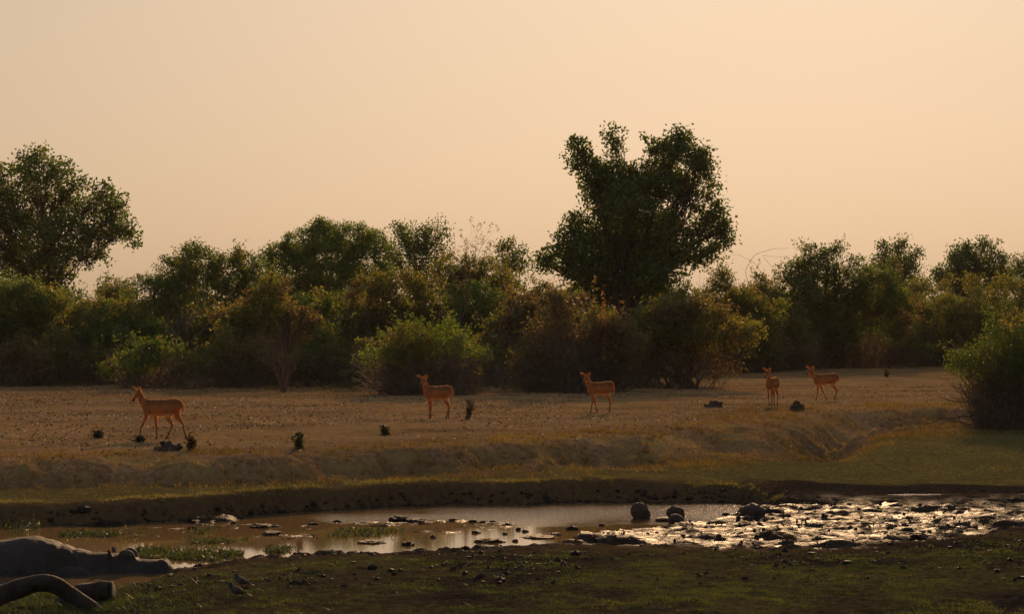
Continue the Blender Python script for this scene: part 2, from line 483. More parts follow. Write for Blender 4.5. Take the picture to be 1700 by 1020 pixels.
def bent(p0, p1, k, wob, rng, sag=0.0):
    """n wobbling paths from p0 to p1 (n,3)."""
    n = len(p0); t = np.linspace(0, 1, k)[None, :, None]
    p = p0[:, None, :] * (1 - t) + p1[:, None, :] * t
    ln = np.linalg.norm(p1 - p0, axis=1)[:, None, None]
    w = np.cumsum(rng.normal(size=(n, k, 3)), axis=1)
    w = w - w[:, :1] - (w[:, -1:] - w[:, :1]) * t
    p = p + w * wob * ln
    p[:, :, 2] += (sag * ln * 4 * t * (1 - t))[:, :, 0]
    return p

def join(parts):
    vs, fs, o = [], [], 0
    for v, f in parts:
        vs.append(v); fs.append(f + o); o += len(v)
    return np.concatenate(vs), np.concatenate(fs)

def clump_leaves(lobes, per_m2, rng, sigma=.2, per=26, low=None, edge=.55):
    """Leaf centres gathered in clumps spread through ellipsoid lobes (cx,cy,cz,rx,ry,rz); returns centres and tints."""
    lobes = np.asarray(lobes, float)
    area = lobes[:, 3] * lobes[:, 5]
    nl = np.maximum((area * 3.6 * per_m2 / per).astype(int), 3)
    idx = np.repeat(np.arange(len(lobes)), nl)
    d = unit(rng.normal(size=(len(idx), 3)))
    r = edge + (1 - edge) * rng.uniform(0, 1, len(idx)) ** .6
    r *= 1 + .10 * rng.normal(size=len(idx))
    c = lobes[idx, :3] + d * r[:, None] * lobes[idx, 3:6]
    if low is not None:
        keep = c[:, 2] > low + rng.normal(size=len(c)) * .18
        c = c[keep]
    ct = np.clip(rng.normal(.45, .2, len(c)), 0, 1)
    m = rng.poisson(per, len(c)) + 2
    k = np.repeat(np.arange(len(c)), m)
    sg = sigma * rng.uniform(.55, 1.35, len(c))[k]
    lc = c[k] + np.clip(rng.normal(size=(len(k), 3)), -1.7, 1.7) * sg[:, None] * np.array([1, 1, .8])
    t = np.clip(ct[k] + rng.normal(0, .18, len(k)), 0, 1)
    return lc, t, c

def crown_part(parent, name, lc, t, mat, rng, length, width, quad):
    v, f = leaf_faces(lc, length, width, rng, quad)
    return link(name, mesh_np(name, v, f, False, face_attr=t), M[mat], parent)

def bush(name, label, cat, u, base, w, top, leaf='leaf_green', low=.2, seed=0, dens=650, lsize=.123, twigs=160, nl=9, group=None, depth=.75,
         skirt=300, sprigs=26, second=None, d=None, twig_mat='twig', stems=9, lean=0.0, sigma=.16, lobes=None, stem_r=.03):
    rng = rng_of(1000 + seed)
    b = at(u, base)
    if d is not None:
        x = (u - 850) * d / F; b = Vector((x, d, gz(x, d)))
    k = b.y / F
    W = w * k; H = CZ - (top - HZ) * k - b.z
    root = empty(name, b)
    tag(root, label, cat, group)
    if lobes is None:
        lobes = []
        for i in range(nl):
            a = rng.uniform(-1, 1)
            px = a * .36 * W
            env = H * math.sqrt(max(0.05, 1 - (abs(a) * .92) ** 2.4))
            rz = rng.uniform(.20, .30) * H
            z0 = max(low * H * .9 + rz * .5, .38 * env)
            pz = rng.uniform(z0, max(env - rz * 1.05, z0 + .01))
            if i == 0: px, pz, rz = rng.uniform(-.1, .1) * W, H - .27 * H, .25 * H
            if i == 1: px, pz = -.34 * W, .45 * H
            if i == 2: px, pz = .34 * W, .45 * H
            lobes.append((px + lean * pz, rng.uniform(-.3, .3) * W * depth, pz, rng.uniform(.17, .25) * W, rng.uniform(.2, .3) * W * depth, rz))
    else:
        lobes = [((lu - u) * k, rng.uniform(-.25, .25) * W * depth, CZ - (lp - HZ) * k - b.z, lr * k * 1.0, lr * k * rng.uniform(.9, 1.2), lr * k * .9) for lu, lp, lr in lobes]
    for sd in (-1, 1, -1, 1):
        r_ = rng.uniform(.07, .13)
        lobes.append((sd * rng.uniform(.40, .58) * W, rng.uniform(-.3, .3) * W * depth, rng.uniform(max(.12, low * .8), .62) * H, r_ * W, r_ * W, r_ * H * 1.1))
    lobes.append((rng.uniform(-.3, .3) * W, 0, H * rng.uniform(.8, .95), .08 * W, .1 * W, .11 * H))
    L = np.array(lobes)
    lc, t, cc = clump_leaves(L, dens, rng, sigma=sigma, low=low * H)
    keep = lc[:, 2] > .03
    lc, t = lc[keep], t[keep]
    if second:
        pick = vnoise(lc[:, 0] * 1.1 + seed, lc[:, 1] * 1.1, lc[:, 2] * 1.1) > .25
        crown_part(root, 'foliage', lc[~pick], t[~pick], leaf, rng, lsize, lsize * .55, False)
        if pick.sum() > 10: crown_part(root, 'foliage', lc[pick], t[pick], second, rng, lsize, lsize * .55, False)
    else:
        crown_part(root, 'foliage', lc, t, leaf, rng, lsize, lsize * .55, False)
    # dry brown leaves caught in the lower twigs
    if skirt:
        ns = 6
        sk = np.stack([np.linspace(-.34, .34, ns) * W, rng.uniform(-.25, .25, ns) * W * depth, np.full(ns, (.10 + .45 * low) * H), np.full(ns, .13 * W), np.full(ns, .2 * W * depth), np.full(ns, (.12 + .3 * low) * H)], -1)
        sc_, st_, _ = clump_leaves(sk, skirt, rng, sigma=.22, per=14, edge=.1)
        kp = sc_[:, 2] > .02
        if kp.sum() > 5: crown_part(root, 'lower_foliage', sc_[kp], st_[kp], 'leaf_dry', rng, .10, .05, False)
    # stems from the root up into the lobes, then thin twigs
    tb = []
    if stems:
        j = rng.integers(0, len(L), stems)
        p0 = np.stack([rng.normal(0, .06 * W, stems), rng.normal(0, .06 * W, stems), np.full(stems, -.05)], -1)
        p1 = L[j, :3] + rng.normal(size=(stems, 3)) * L[j, 3:6] * .4
        pp = bent(p0, p1, 9, .035, rng, .06)
        tb.append(tubes(pp, np.linspace(1, .25, 9)[None, :] * (stem_r * rng.uniform(.6, 1.3, stems))[:, None], 5))
    if twigs:
        n = int(twigs * 1.15)
        ang = rng.uniform(0, 2 * math.pi, n); rr = np.sqrt(rng.uniform(0, 1, n))
        edge_ = rr * (.40 + .16 * vnoise(np.cos(ang) * 2.3 + seed, np.sin(ang) * 2.3))
        p0 = np.stack([np.cos(ang) * edge_ * W, np.sin(ang) * edge_ * W * depth, np.full(n, -.03)], -1)
        p0[:, 2] += rng.uniform(0, .35, n) * H * (rng.uniform(size=n) < .6)
        p1 = p0 + np.stack([rng.normal(0, .14 * W, n) + .12 * W * np.cos(ang), rng.normal(0, .14 * W, n), rng.uniform(.12, .62, n) * H * (1.15 - .75 * rr ** 2)], -1)
        p1[:, 0] = np.clip(p1[:, 0], -.66 * W, .66 * W)
        pp = bent(p0, p1, 5, .055, rng, .10)
        tb.append(tubes(pp, np.linspace(1, .35, 5)[None, :] * rng.uniform(.008, .021, n)[:, None], 3))
    if sprigs and len(cc):
        sprigs = sprigs * 2
        ctr = np.array([0, 0, .45 * H]); out_ = (cc - ctr) / np.array([W * .5, W * .5 * depth, H * .55])
        hi = cc[np.argsort(-(np.linalg.norm(out_, axis=1) + rng.normal(0, .12, len(cc))))[:sprigs * 2]]
        j = rng.integers(0, len(hi), sprigs)
        p0 = hi[j]; p1 = p0 + (unit(p0 - ctr) * .7 + np.array([0, 0, .5]) + rng.normal(0, .35, (sprigs, 3))) * np.minimum(rng.gamma(2.2, .17, sprigs), .8)[:, None]
        pp = bent(p0, p1, 5, .07, rng)
        tb.append(tubes(pp, np.linspace(1, .4, 5)[None, :] * np.full(sprigs, .009)[:, None], 3))
        q = pp[:, 1:].reshape(-1, 3)
        q = np.repeat(q, 4, 0) + rng.normal(0, .045, (len(q) * 4, 3))
        v, f = leaf_faces(q, lsize, lsize * .55, rng)
        link('sprig_foliage', mesh_np('sprig', v, f, False, face_attr=rng.uniform(.2, .9, len(f))), M[leaf], root)
    if tb:
        v, f = join(tb)
        link('stems', mesh_np('stems', v, f, True), M[twig_mat], root)
    return root

def tree(name, label, u, d, lobes, leaf='leaf_dark', seed=0, dens=150, lsize=.17, trunk_r=.16, group=None, quad=True, sigma=.26, per=18, ybias=.55, twigs=3, edge=.35, fork=.35, cat='tree'):
    rng = rng_of(5000 + seed)
    x = (u - 850) * d / F
    b = Vector((x, d, gz(x, d)))
    k = d / F
    root = tag(empty(name, b), label, cat, group)
    L = np.array([((lu - u) * k, rng.uniform(-ybias, ybias) * 2.2 * lr * k, CZ - (lp - HZ) * k - b.z, lr * k, lr * k * 1.1, lr * k * .92) for lu, lp, lr in lobes])
    lc, t, cc = clump_leaves(L, dens, rng, sigma=sigma, per=per, edge=edge)
    crown_part(root, 'crown', lc, t, leaf, rng, lsize, lsize * .62, quad)
    H = L[:, 2].max(); zf = L[:, 2].min() * .5 + H * fork * .5
    p0 = np.array([[0, 0, -.1]]); p1 = np.array([[L[:, 0].mean() * .25, 0, zf]])
    tr = bent(p0, p1, 12, .015, rng)
    link('trunk', mesh_np('trunk', *tubes(tr, np.linspace(1.15, .75, 12)[None, :] * trunk_r, 9), True), M['bark'], root)
    n = len(L)
    # limbs to each lobe, secondary boughs, then twigs to the leaf clumps
    st = tr[0, rng.integers(6, 12, n)]
    e = L[:, :3] + rng.normal(size=(n, 3)) * L[:, 3:6] * .2
    lb = bent(st, e, 12, .03, rng, .05)
    rl = trunk_r * .55 * np.clip(L[:, 3] / L[:, 3].max(), .35, 1)
    parts = [tubes(lb, np.linspace(1, .22, 12)[None, :] * rl[:, None], 6)]
    if len(cc):
        own = np.argmin(((cc[:, None, :] - L[None, :, :3]) ** 2).sum(-1), 1)
        sel = rng.random(len(cc)) < min(1, twigs / 3)
        o = own[sel]; c = cc[sel]
        s0 = lb[o, rng.integers(6, 12, len(o))]
        tw = bent(s0, c, 5, .05, rng, .06)
        parts.append(tubes(tw, np.linspace(1, .3, 5)[None, :] * rng.uniform(.012, .026, len(c))[:, None], 3))
    link('limbs', mesh_np('limbs', *join(parts), True), M['bark'], root)
    return root

# ------------------------------------------------------------------ trees
tree('broadleaf_tree', 'large dark tree cut by the left edge with a wide loose-leaved crown', 70, 134,
     [(-40, 330, 55), (10, 300, 42), (70, 285, 38), (110, 300, 30), (55, 345, 60), (-20, 400, 70), (130, 350, 44), (178, 322, 27), (100, 400, 60), (170, 375, 38), (205, 372, 24), (218, 396, 16), (150, 415, 34), (40, 430, 55), (90, 445, 42), (-70, 430, 60), (185, 345, 24), (0, 350, 50), (60, 265, 20), (100, 270, 16)],
     'leaf_dark', 1, dens=160, lsize=.205, trunk_r=.2, sigma=.25, per=14)
tree('creeper_draped_tree', 'tallest tree, creeper-draped, with a notched crown of two spurs', 1030, 114,
     [(958, 240, 15), (955, 268, 18), (972, 255, 16), (1019, 224, 15), (1022, 248, 14), (1055, 288, 13), (1040, 284, 14), (1068, 276, 10), (1178, 330, 13), (1192, 346, 12), (1204, 372, 12), (1208, 396, 10), (1190, 412, 16), (1164, 428, 20), (1150, 346, 13), (1128, 225, 14), (1165, 262, 16), (985, 292, 28), (1010, 290, 30), (1000, 330, 38), (1042, 316, 32), (1058, 306, 20), (1040, 350, 50), (1097, 312, 33), (1105, 255, 26), (1130, 235, 24), (1150, 262, 26), (1170, 285, 20), (1110, 290, 32), (1088, 245, 12), (1076, 232, 7), (1140, 310, 32), (1180, 310, 14), (1185, 365, 22), (1195, 390, 16), (1165, 385, 24), (1115, 368, 26), (1130, 420, 34), (1085, 390, 46), (1050, 430, 62), (1000, 400, 50), (960, 370, 22), (945, 395, 24), (975, 430, 46), (925, 420, 20), (905, 435, 20), (1090, 460, 46), (1010, 470, 52), (950, 450, 30)],
     'leaf_dark', 2, dens=400, lsize=.17, trunk_r=.26, sigma=.22, per=16, edge=.25)
tree('round_crowned_tree', 'dark green leafy tree beside the bare sapling left of centre', 695, 122,
     [(665, 385, 20), (690, 400, 28), (715, 395, 22), (700, 430, 34), (665, 425, 26), (730, 425, 20), (655, 375, 8), (735, 385, 12), (725, 370, 8), (680, 470, 34), (715, 480, 34)], 'leaf_dark', 3, dens=340, lsize=.13, trunk_r=.12, sigma=.2, group='trees over the scrub')
tree('small_tree', 'small dark tree just left of the tallest tree', 848, 124,
     [(845, 405, 13), (832, 418, 14), (860, 420, 16), (845, 435, 22), (870, 440, 18), (825, 440, 14), (845, 475, 26)], 'leaf_dark', 4, dens=340, lsize=.13, trunk_r=.1, sigma=.2, group='trees over the scrub')
tree('lumpy_crowned_tree', 'lumpy dark tree with two knobs right of the arching dry creepers', 1360, 132,
     [(1335, 415, 13), (1355, 425, 22), (1375, 420, 16), (1390, 408, 12), (1345, 445, 28), (1375, 450, 28), (1320, 450, 22), (1410, 435, 12), (1425, 432, 8), (1400, 460, 22), (1335, 485, 30), (1380, 490, 32), (1360, 530, 34), (1302, 458, 20), (1428, 458, 24), (1420, 488, 30), (1300, 490, 26)], 'leaf_dark', 5, dens=340, lsize=.14, trunk_r=.13, sigma=.2, group='trees over the scrub')
tree('distant_tree', 'hazy grey-green tree rising farthest away, centre of the right skyline', 1488, 185,
     [(1470, 412, 11), (1490, 408, 12), (1480, 430, 20), (1505, 432, 18), (1460, 432, 14), (1520, 420, 10), (1490, 455, 34), (1465, 405, 5), (1497, 400, 7), (1470, 490, 34), (1515, 490, 30)], 'leaf_dark', 6, dens=230, lsize=.2, trunk_r=.2, sigma=.28, group='trees over the scrub')
tree('tall_rounded_tree', 'tall rounded dark tree nearest the right edge of the skyline', 1618, 165,
     [(1600, 416, 19), (1628, 408, 15), (1650, 408, 9), (1612, 436, 34), (1584, 432, 18), (1648, 436, 24), (1668, 462, 22), (1562, 458, 18), (1620, 460, 40), (1585, 455, 24), (1655, 460, 24), (1575, 470, 20), (1600, 500, 36), (1640, 500, 36)], 'leaf_dark', 7, dens=260, lsize=.17, trunk_r=.2, sigma=.24, group='trees over the scrub')
tree('distant_tree', 'low hazy tree at the far right edge of the skyline', 1700, 175,
     [(1690, 440, 16), (1705, 450, 24), (1675, 460, 18), (1730, 440, 26), (1690, 475, 24)], 'leaf_dark', 8, dens=230, lsize=.18, trunk_r=.14, sigma=.24, group='trees over the scrub')

# ------------------------------------------------------------------ bushes of the thicket
SB = 'scrub thicket along the plain'
# farther row
bush('scrub_bush', 'big rounded green bush topping the scrub left of centre', 'bush', 545, 622, 230, 366, 'leaf_green', .1, 1, d=128, nl=12, group=SB, dens=850, second='leaf_dark',
     lobes=[(540, 395, 32), (500, 410, 32), (585, 400, 36), (620, 405, 28), (470, 430, 30), (545, 440, 60), (610, 440, 50), (490, 460, 50), (445, 425, 16), (560, 490, 70), (480, 510, 60)])
bush('scrub_bush', 'olive bush sloping down right of the bare sapling', 'bush', 790, 622, 160, 438, 'leaf_olive', .1, 2, d=112, group=SB, second='leaf_green',
     lobes=[(760, 445, 26), (785, 450, 24), (815, 455, 26), (740, 455, 26), (790, 490, 50), (840, 475, 28)])
bush('scrub_bush', 'bush filling the low gap right of the large left tree', 'bush', 190, 622, 150, 462, 'leaf_olive', .1, 3, d=118, group=SB)
bush('scrub_bush', 'olive bush directly below the tallest tree on its left', 'bush', 905, 622, 150, 462, 'leaf_olive', .1, 4, d=116, group=SB, second='leaf_dark')
bush('scrub_bush', 'bush in shade directly below the tallest tree on its right', 'bush', 1080, 622, 170, 470, 'leaf_dark', .1, 5, d=118, group=SB, second='leaf_olive')
bush('scrub_bush', 'pale olive bush under the arching dry creepers', 'bush', 1205, 615, 150, 436, 'leaf_olive', .1, 6, d=122, group=SB, second='leaf_green')
bush('scrub_bush', 'olive bush between the arching creepers and the lumpy tree', 'bush', 1275, 612, 130, 462, 'leaf_olive', .1, 7, d=128, group=SB)
bush('scrub_bush', 'dark brown-green bush below the farthest hazy tree', 'bush', 1440, 608, 170, 432, 'leaf_dark', .12, 8, d=133, group=SB, second='leaf_brown', twigs=260)
bush('scrub_bush', 'pale green bush between the two hazy trees at right', 'bush', 1540, 604, 150, 458, 'leaf_olive', .1, 9, d=140, group=SB, second='leaf_green')
bush('scrub_bush', 'tall olive bush behind the right foreground bush', 'bush', 1660, 604, 190, 452, 'leaf_olive', .1, 10, d=138, group=SB, second='leaf_dark')
bush('scrub_bush', 'dark bush below the left edge tree, trunk side', 'bush', 20, 628, 190, 455, 'leaf_dark', .1, 11, d=108, group=SB)
bush('scrub_bush', 'dull olive bush below the round-crowned dark tree', 'bush', 660, 628, 170, 440, 'leaf_olive', .1, 12, d=104, group=SB, second='leaf_brown')
# nearer row
bush('scrub_bush', 'dark bush at the far left edge of the plain', 'bush', 60, 638, 230, 462, 'leaf_dark', .14, 21, group=SB, second='leaf_olive', twigs=320, dens=850)
bush('scrub_bush', 'shadowy bush between the left edge bush and the tall ivy-like one', 'bush', 185, 636, 150, 486, 'leaf_dark', .22, 22, group=SB, second='leaf_olive', twigs=320)
bush('scrub_bush', 'tall dark domed bush behind the leftmost antelope', 'bush', 335, 641, 270, 408, 'leaf_dark', .26, 23, d=110, group=SB, second='leaf_olive', twigs=420, nl=12, dens=850,
     lobes=[(330, 440, 34), (290, 455, 40), (380, 455, 40), (250, 490, 40), (425, 470, 36), (335, 500, 70), (265, 540, 50), (410, 520, 50), (320, 415, 14), (300, 580, 46), (370, 570, 46)])
bush('scrub_bush', 'olive bush with a pale crown behind the dry bare shrub', 'bush', 440, 640, 150, 452, 'leaf_olive', .38, 24, group=SB, second='leaf_brown', twigs=420)
bush('scrub_bush', 'shaded bush right of the dry bare shrub', 'bush', 535, 632, 170, 478, 'leaf_dark', .25, 25, group=SB, second='leaf_olive', twigs=360)
bush('scrub_bush', 'brownish bush behind and left of the round twiggy bush', 'bush', 625, 634, 160, 452, 'leaf_olive', .3, 26, group=SB, second='leaf_brown', twigs=380)
bush('scrub_bush', 'green bush behind and right of the round twiggy bush', 'bush', 795, 630, 180, 462, 'leaf_green', .3, 27, group=SB, second='leaf_dark', twigs=380, nl=11)
bush('scrub_bush', 'brown twiggy bush left of the dry-stem thicket', 'bush', 868, 640, 130, 480, 'leaf_brown', .35, 28, group=SB, second='leaf_olive', twigs=420, dens=650)
thick = bush('dry_thicket', 'thicket of thin dry stems with a streak of orange leaves', 'bush', 965, 652, 180, 478, 'leaf_brown', .3, 29, group=None, twigs=800, dens=330, stems=24, sprigs=60, second='leaf_olive')
bush('multi_stemmed_bush', 'bush spreading from a fan of bare dark stems at mid right', 'bush', 1135, 646, 210, 478, 'leaf_olive', .46, 30, twigs=60, dens=760, stems=26, stem_r=.055, second='leaf_brown')
bush('scrub_bush', 'brown bush with hanging yellow leaves right of the fan-stemmed bush', 'bush', 1225, 618, 140, 470, 'leaf_brown', .3, 31, group=SB, second='leaf_olive', twigs=420, dens=700)
bush('scrub_bush', 'dense bright green bush behind the pair of antelopes', 'bush', 1330, 612, 140, 455, 'leaf_green', .22, 32, group=SB, second='leaf_olive', twigs=380, dens=900)
bush('scrub_bush', 'small yellow-green bush behind the rightmost antelope', 'bush', 1405, 606, 90, 500, 'leaf_yellow', .35, 33, group=SB, twigs=260, dens=500, second='leaf_olive')
bush('scrub_bush', 'bare brown bush at the back of the sandy clearing', 'bush', 1465, 606, 120, 500, 'leaf_brown', .4, 34, group=SB, twigs=520, dens=500, second='leaf_olive')
bush('scrub_bush', 'green bush at the right end of the sandy clearing', 'bush', 1550, 606, 170, 488, 'leaf_green', .35, 35, group=SB, twigs=480, second='leaf_olive')
bush('round_bush', 'round bush, green on top over a skirt of grey twigs, behind the second antelope', 'bush', 706, 656, 185, 528, 'leaf_green', .46, 36, twigs=900, dens=800, second='leaf_olive', lsize=.085, sprigs=40)
bush('scrub_bush', 'low twiggy bush at the left side of the dry-stem thicket', 'bush', 905, 650, 100, 560, 'leaf_brown', .4, 37, group=SB, twigs=420, dens=300)
bush('scrub_bush', 'low brown bush under the dense bright green bush', 'bush', 1290, 616, 120, 545, 'leaf_brown', .4, 38, group=SB, twigs=420, dens=300)
rb = bush('foreground_bush', 'nearest bush at the right edge, green over dark brushwood', 'bush', 1690, 712, 190, 512, 'leaf_dark', .42, 39, twigs=1100, dens=1100, lsize=.07, second='leaf_olive', sprigs=50, sigma=.15, nl=12, stems=14, depth=.9)
# low tangle along the foot of the thicket
for i, (uu, bs, ww, tp, lf, lab) in enumerate([
        (120, 640, 130, 545, 'leaf_olive', 'low olive scrub at the foot of the far left bush'), (262, 645, 150, 560, 'leaf_dark', 'low twiggy scrub behind the leftmost antelope'),
        (385, 644, 120, 545, 'leaf_olive', 'low olive scrub just left of the dry bare shrub'), (548, 642, 130, 540, 'leaf_dark', 'low dark scrub just right of the dry bare shrub'),
        (628, 645, 90, 565, 'leaf_brown', 'low brown scrub touching the round twiggy bush on its left'), (820, 642, 100, 555, 'leaf_olive', 'low olive scrub touching the round twiggy bush on its right'),
        (1045, 642, 110, 540, 'leaf_brown', 'low brown scrub between dry-stem thicket and fan-stemmed bush'), (1252, 618, 100, 535, 'leaf_olive', 'low olive scrub behind the camera-facing antelope'),
        (1372, 610, 90, 545, 'leaf_dark', 'low dark scrub behind the side-on antelope at right'), (1505, 607, 110, 535, 'leaf_olive', 'low olive scrub at the back of the clearing, right part'),
        (1600, 606, 90, 540, 'leaf_brown', 'low brown scrub touching the nearest right bush from behind'), (20, 642, 110, 560, 'leaf_brown', 'low brown scrub at the far left edge of the picture')]):
    bush('low_scrub_bush', lab, 'bush', uu, bs, ww, tp, lf, .12, 100 + i, group='low scrub at the foot of the thicket', twigs=260, dens=420, second='leaf_olive' if lf != 'leaf_olive' else 'leaf_brown', sprigs=22, nl=7, stems=6, skirt=220)
# fill behind: the scrub goes on
for i, (uu, dd, tp, ww) in enumerate([(-120, 125, 450, 230), (120, 140, 470, 200), (300, 138, 470, 200), (430, 140, 460, 180), (600, 138, 455, 190), (760, 145, 462, 180), (960, 150, 470, 180), (1150, 155, 470, 190), (1260, 160, 478, 170), (1380, 165, 475, 180), (1480, 168, 475, 170), (1570, 170, 478, 170), (1760, 160, 455, 220), (-300, 120, 440, 260), (1930, 150, 440, 240)]):
    bush('scrub_bush', 'bush half hidden in the deeper scrub behind the front bushes', 'bush', uu, 620, ww, tp, ['leaf_olive', 'leaf_dark'][i % 2], .05, 60 + i, d=dd, dens=250, lsize=.2, twigs=30, group='deeper scrub behind the front bushes', sprigs=12)

# ------------------------------------------------------------------ odd plants of the thicket
def px3(u, py, d): return np.array([(u - 850) * d / F, d, CZ - (py - HZ) * d / F])

def branching(p, dirv, length, r, depth, rng, out, tips, spread=.55, k=5):
    e = p + dirv * length
    path = bent(p[None], e[None], k, .05, rng)[0]
    out.append((path, np.linspace(r, r * .55, k)))
    if depth == 0:
        tips.append(path[-1]); return
    for q in range(rng.integers(2, 4)):
        nd = unit(dirv + rng.normal(size=3) * spread * np.array([1, 1, .7]))
        branching(path[-1 - (q == 2) * 2], nd, length * rng.uniform(.55, .85), r * .55, depth - 1, rng, out, tips, spread, k)

def branch_mesh(name, out, sides=4):
    return mesh_np(name, *tubes(np.array([o[0] for o in out]), np.array([o[1] for o in out]), sides), True)

def bare_shrub(name, label, u, base, top, seed, d=None, n=5, depth=3, r=.03, mat='twig', leaf=None, spread=.4, fan=.35, cat='shrub', lmin=.3):
    rng = rng_of(9000 + seed)
    b = at(u, base) if d is None else Vector(((u - 850) * d / F, d, gz((u - 850) * d / F, d)))
    H = CZ - (top - HZ) * b.y / F - b.z
    root = tag(empty(name, b), label, cat)
    out, tips = [], []
    for i in range(n):
        dv = unit(np.array([rng.normal(0, fan), rng.normal(0, fan), 1.0]))
        branching(np.array([rng.normal(0, .05), rng.normal(0, .05), -.04]), dv, H * rng.uniform(lmin, lmin + .12), r * rng.uniform(.6, 1.1), depth, rng, out, tips, spread)
    link('stems', branch_mesh('stems', out), M[mat], root)
    if leaf:
        t = np.array(tips); t = np.repeat(t, 5, 0) + rng.normal(0, .05, (len(t) * 5, 3))
        v, f = leaf_faces(t, .07, .045, rng)
        link('foliage', mesh_np('foliage', v, f, False, face_attr=rng.uniform(0, 1, len(f))), M[leaf], root)
    return root

bare_shrub('bare_sapling', 'bare thin sapling rising above the scrub left of centre', 757, 0, 362, 1, d=104, n=1, depth=5, r=.05, fan=.03, lmin=.29, leaf='leaf_brown', spread=.28)
bare_shrub('bare_dry_shrub', 'bare dry shrub of upright twigs at the edge of the left scrub', 470, 652, 520, 2, n=16, depth=3, r=.018, fan=.22, lmin=.30, mat='twig', spread=.3)
bare_shrub('bare_dry_shrub', 'thin leafless shrub in front of the tall domed bush', 395, 640, 560, 3, n=10, depth=3, r=.016, fan=.4, lmin=.3, mat='twig_pale')
bare_shrub('bare_dry_shrub', 'low leafless shrub between round bush and dry-stem thicket', 835, 648, 590, 4, n=12, depth=3, r=.014, fan=.5, lmin=.3, mat='twig_pale')
bare_shrub('bare_dry_shrub', 'leafless grey shrub left of the sandy clearing', 1215, 620, 545, 5, n=14, depth=3, r=.018, fan=.4, lmin=.3, mat='twig_pale')

rng = rng_of(77)
# creepers arching over the scrub
b = Vector(px3(1268, 620, 124)); b.z = gz(b.x, b.y)
cr = tag(empty('dry_creeper', b), 'bare creeper shoots arching above the scrub right of the tallest tree', 'creeper')
def curve(pts, r, d, o, k=26):
    P = np.array([px3(a, c, d + e) for a, c, e in pts]) - np.array(o)
    t = np.linspace(0, 1, len(P)); tt = np.linspace(0, 1, k)
    q = np.stack([np.interp(tt, t, P[:, i]) for i in range(3)], -1)
    wv = np.cumsum(rng.normal(0, .035, (k, 3)), 0); q[1:] += wv[1:] * np.linspace(0, 1, k)[1:, None]
    for _ in range(1): q[1:-1] = (q[:-2] + 2 * q[1:-1] + q[2:]) / 4
    return (q, np.linspace(r, r * .4, k))
sh = [curve([(1268, 612, 0), (1256, 500, 0), (1238, 448, -1), (1258, 420, -1.5), (1288, 410, -2), (1314, 411, -2)], .014, 124, b),
      curve([(1268, 612, 0), (1284, 520, 0), (1268, 456, -1), (1252, 434, -1.2), (1236, 426, -1.5), (1220, 423, -1.6)], .012, 124, b),
      curve([(1268, 612, 0), (1300, 510, .4), (1290, 450, .2), (1266, 424, 0), (1292, 424, 0), (1318, 426, 0)], .010, 124, b),
      curve([(1268, 612, 0), (1250, 540, .6), (1222, 470, 1), (1205, 445, 1.2), (1195, 438, 1.3)], .011, 124, b),
      curve([(1268, 612, 0), (1290, 530, .6), (1330, 470, 1), (1395, 424, 1.2), (1440, 428, 1.3)], .011, 124, b)]
link('shoots', branch_mesh('shoots', sh, 4), M['twig'], cr)
# orange leaves on the thicket, hanging yellow leaves, dead limbs in the domed bush: parts of those bushes
def local_leaves(root, boxes, mat, n, size, seed):
    rg = rng_of(seed); cs = []
    for (u0, p0, u1, p1, dy) in boxes:
        uu = rg.uniform(u0, u1, n); pp = rg.uniform(p0, p1, n)
        d = root.location.y + dy
        cs.append(np.stack([(uu - 850) * d / F, np.full(n, d) + rg.normal(0, .15, n), CZ - (pp - HZ) * d / F], -1) - np.array(root.location))
    c = np.concatenate(cs)
    v, f = leaf_faces(c, size, size * .6, rg)
    return link('coloured_foliage', mesh_np('coloured_foliage', v, f, False, face_attr=rg.uniform(0, 1, len(f))), M[mat], root)
o = local_leaves(thick, [(998, 476, 1003, 545, -1.5), (1002, 500, 1006, 545, -1.5), (1001, 555, 1004, 600, -1.6), (880, 565, 915, 600, -1.4)], 'leaf_orange', 34, .07, 3)
o['label'] = 'streak of dry orange leaves'
for ob in list(COL.objects):
    if ob.get('label', '').startswith('brown bush with hanging yellow'): local_leaves(ob, [(1205, 540, 1260, 590, -1.6), (1255, 545, 1300, 580, -1.5)], 'leaf_orange', 30, .085, 4)
    if ob.get('label', '').startswith('tall dark domed'):
        dm = []
        for k_ in range(16):
            p0 = px3(rng.uniform(275, 320), rng.uniform(540, 590), ob.location.y - 2.3) - np.array(ob.location)
            branching(p0, unit(np.array([rng.normal(0.1, .6), -.1, .9])), rng.uniform(.4, .8), .022, 2, rng, dm, [], .5)
        link('dead_limbs', branch_mesh('dead_limbs', dm), M['twig_pale'], ob)['label'] = 'pale dead limbs'
# brushwood at the foot of the right bush
dm = []
for k_ in range(26):
    p0 = np.array([rng.uniform(-1.2, .3), rng.uniform(-1.1, -.2), rng.uniform(.02, .5)])
    branching(p0, unit(np.array([-rng.uniform(.3, 1.2), rng.normal(0, .3), rng.uniform(-.12, .7)])), rng.uniform(.25, .55), .014, 2, rng, dm, [], .45)
for (a, c, e) in (((1640, 672), (1590, 690), (1515, 715)), ((1630, 690), (1580, 694), (1545, 700)), ((1620, 665), (1585, 672), (1552, 662))):
    q = curve([(a[0], a[1], -.6), (c[0], c[1], -.8), (e[0], e[1], -1.0)], .022, rb.location.y, rb.location, 5); dm.append(q)
for q in dm: q[0][:, 2] = np.maximum(q[0][:, 2], .015)
link('brushwood', branch_mesh('brushwood', dm), M['twig'], rb)
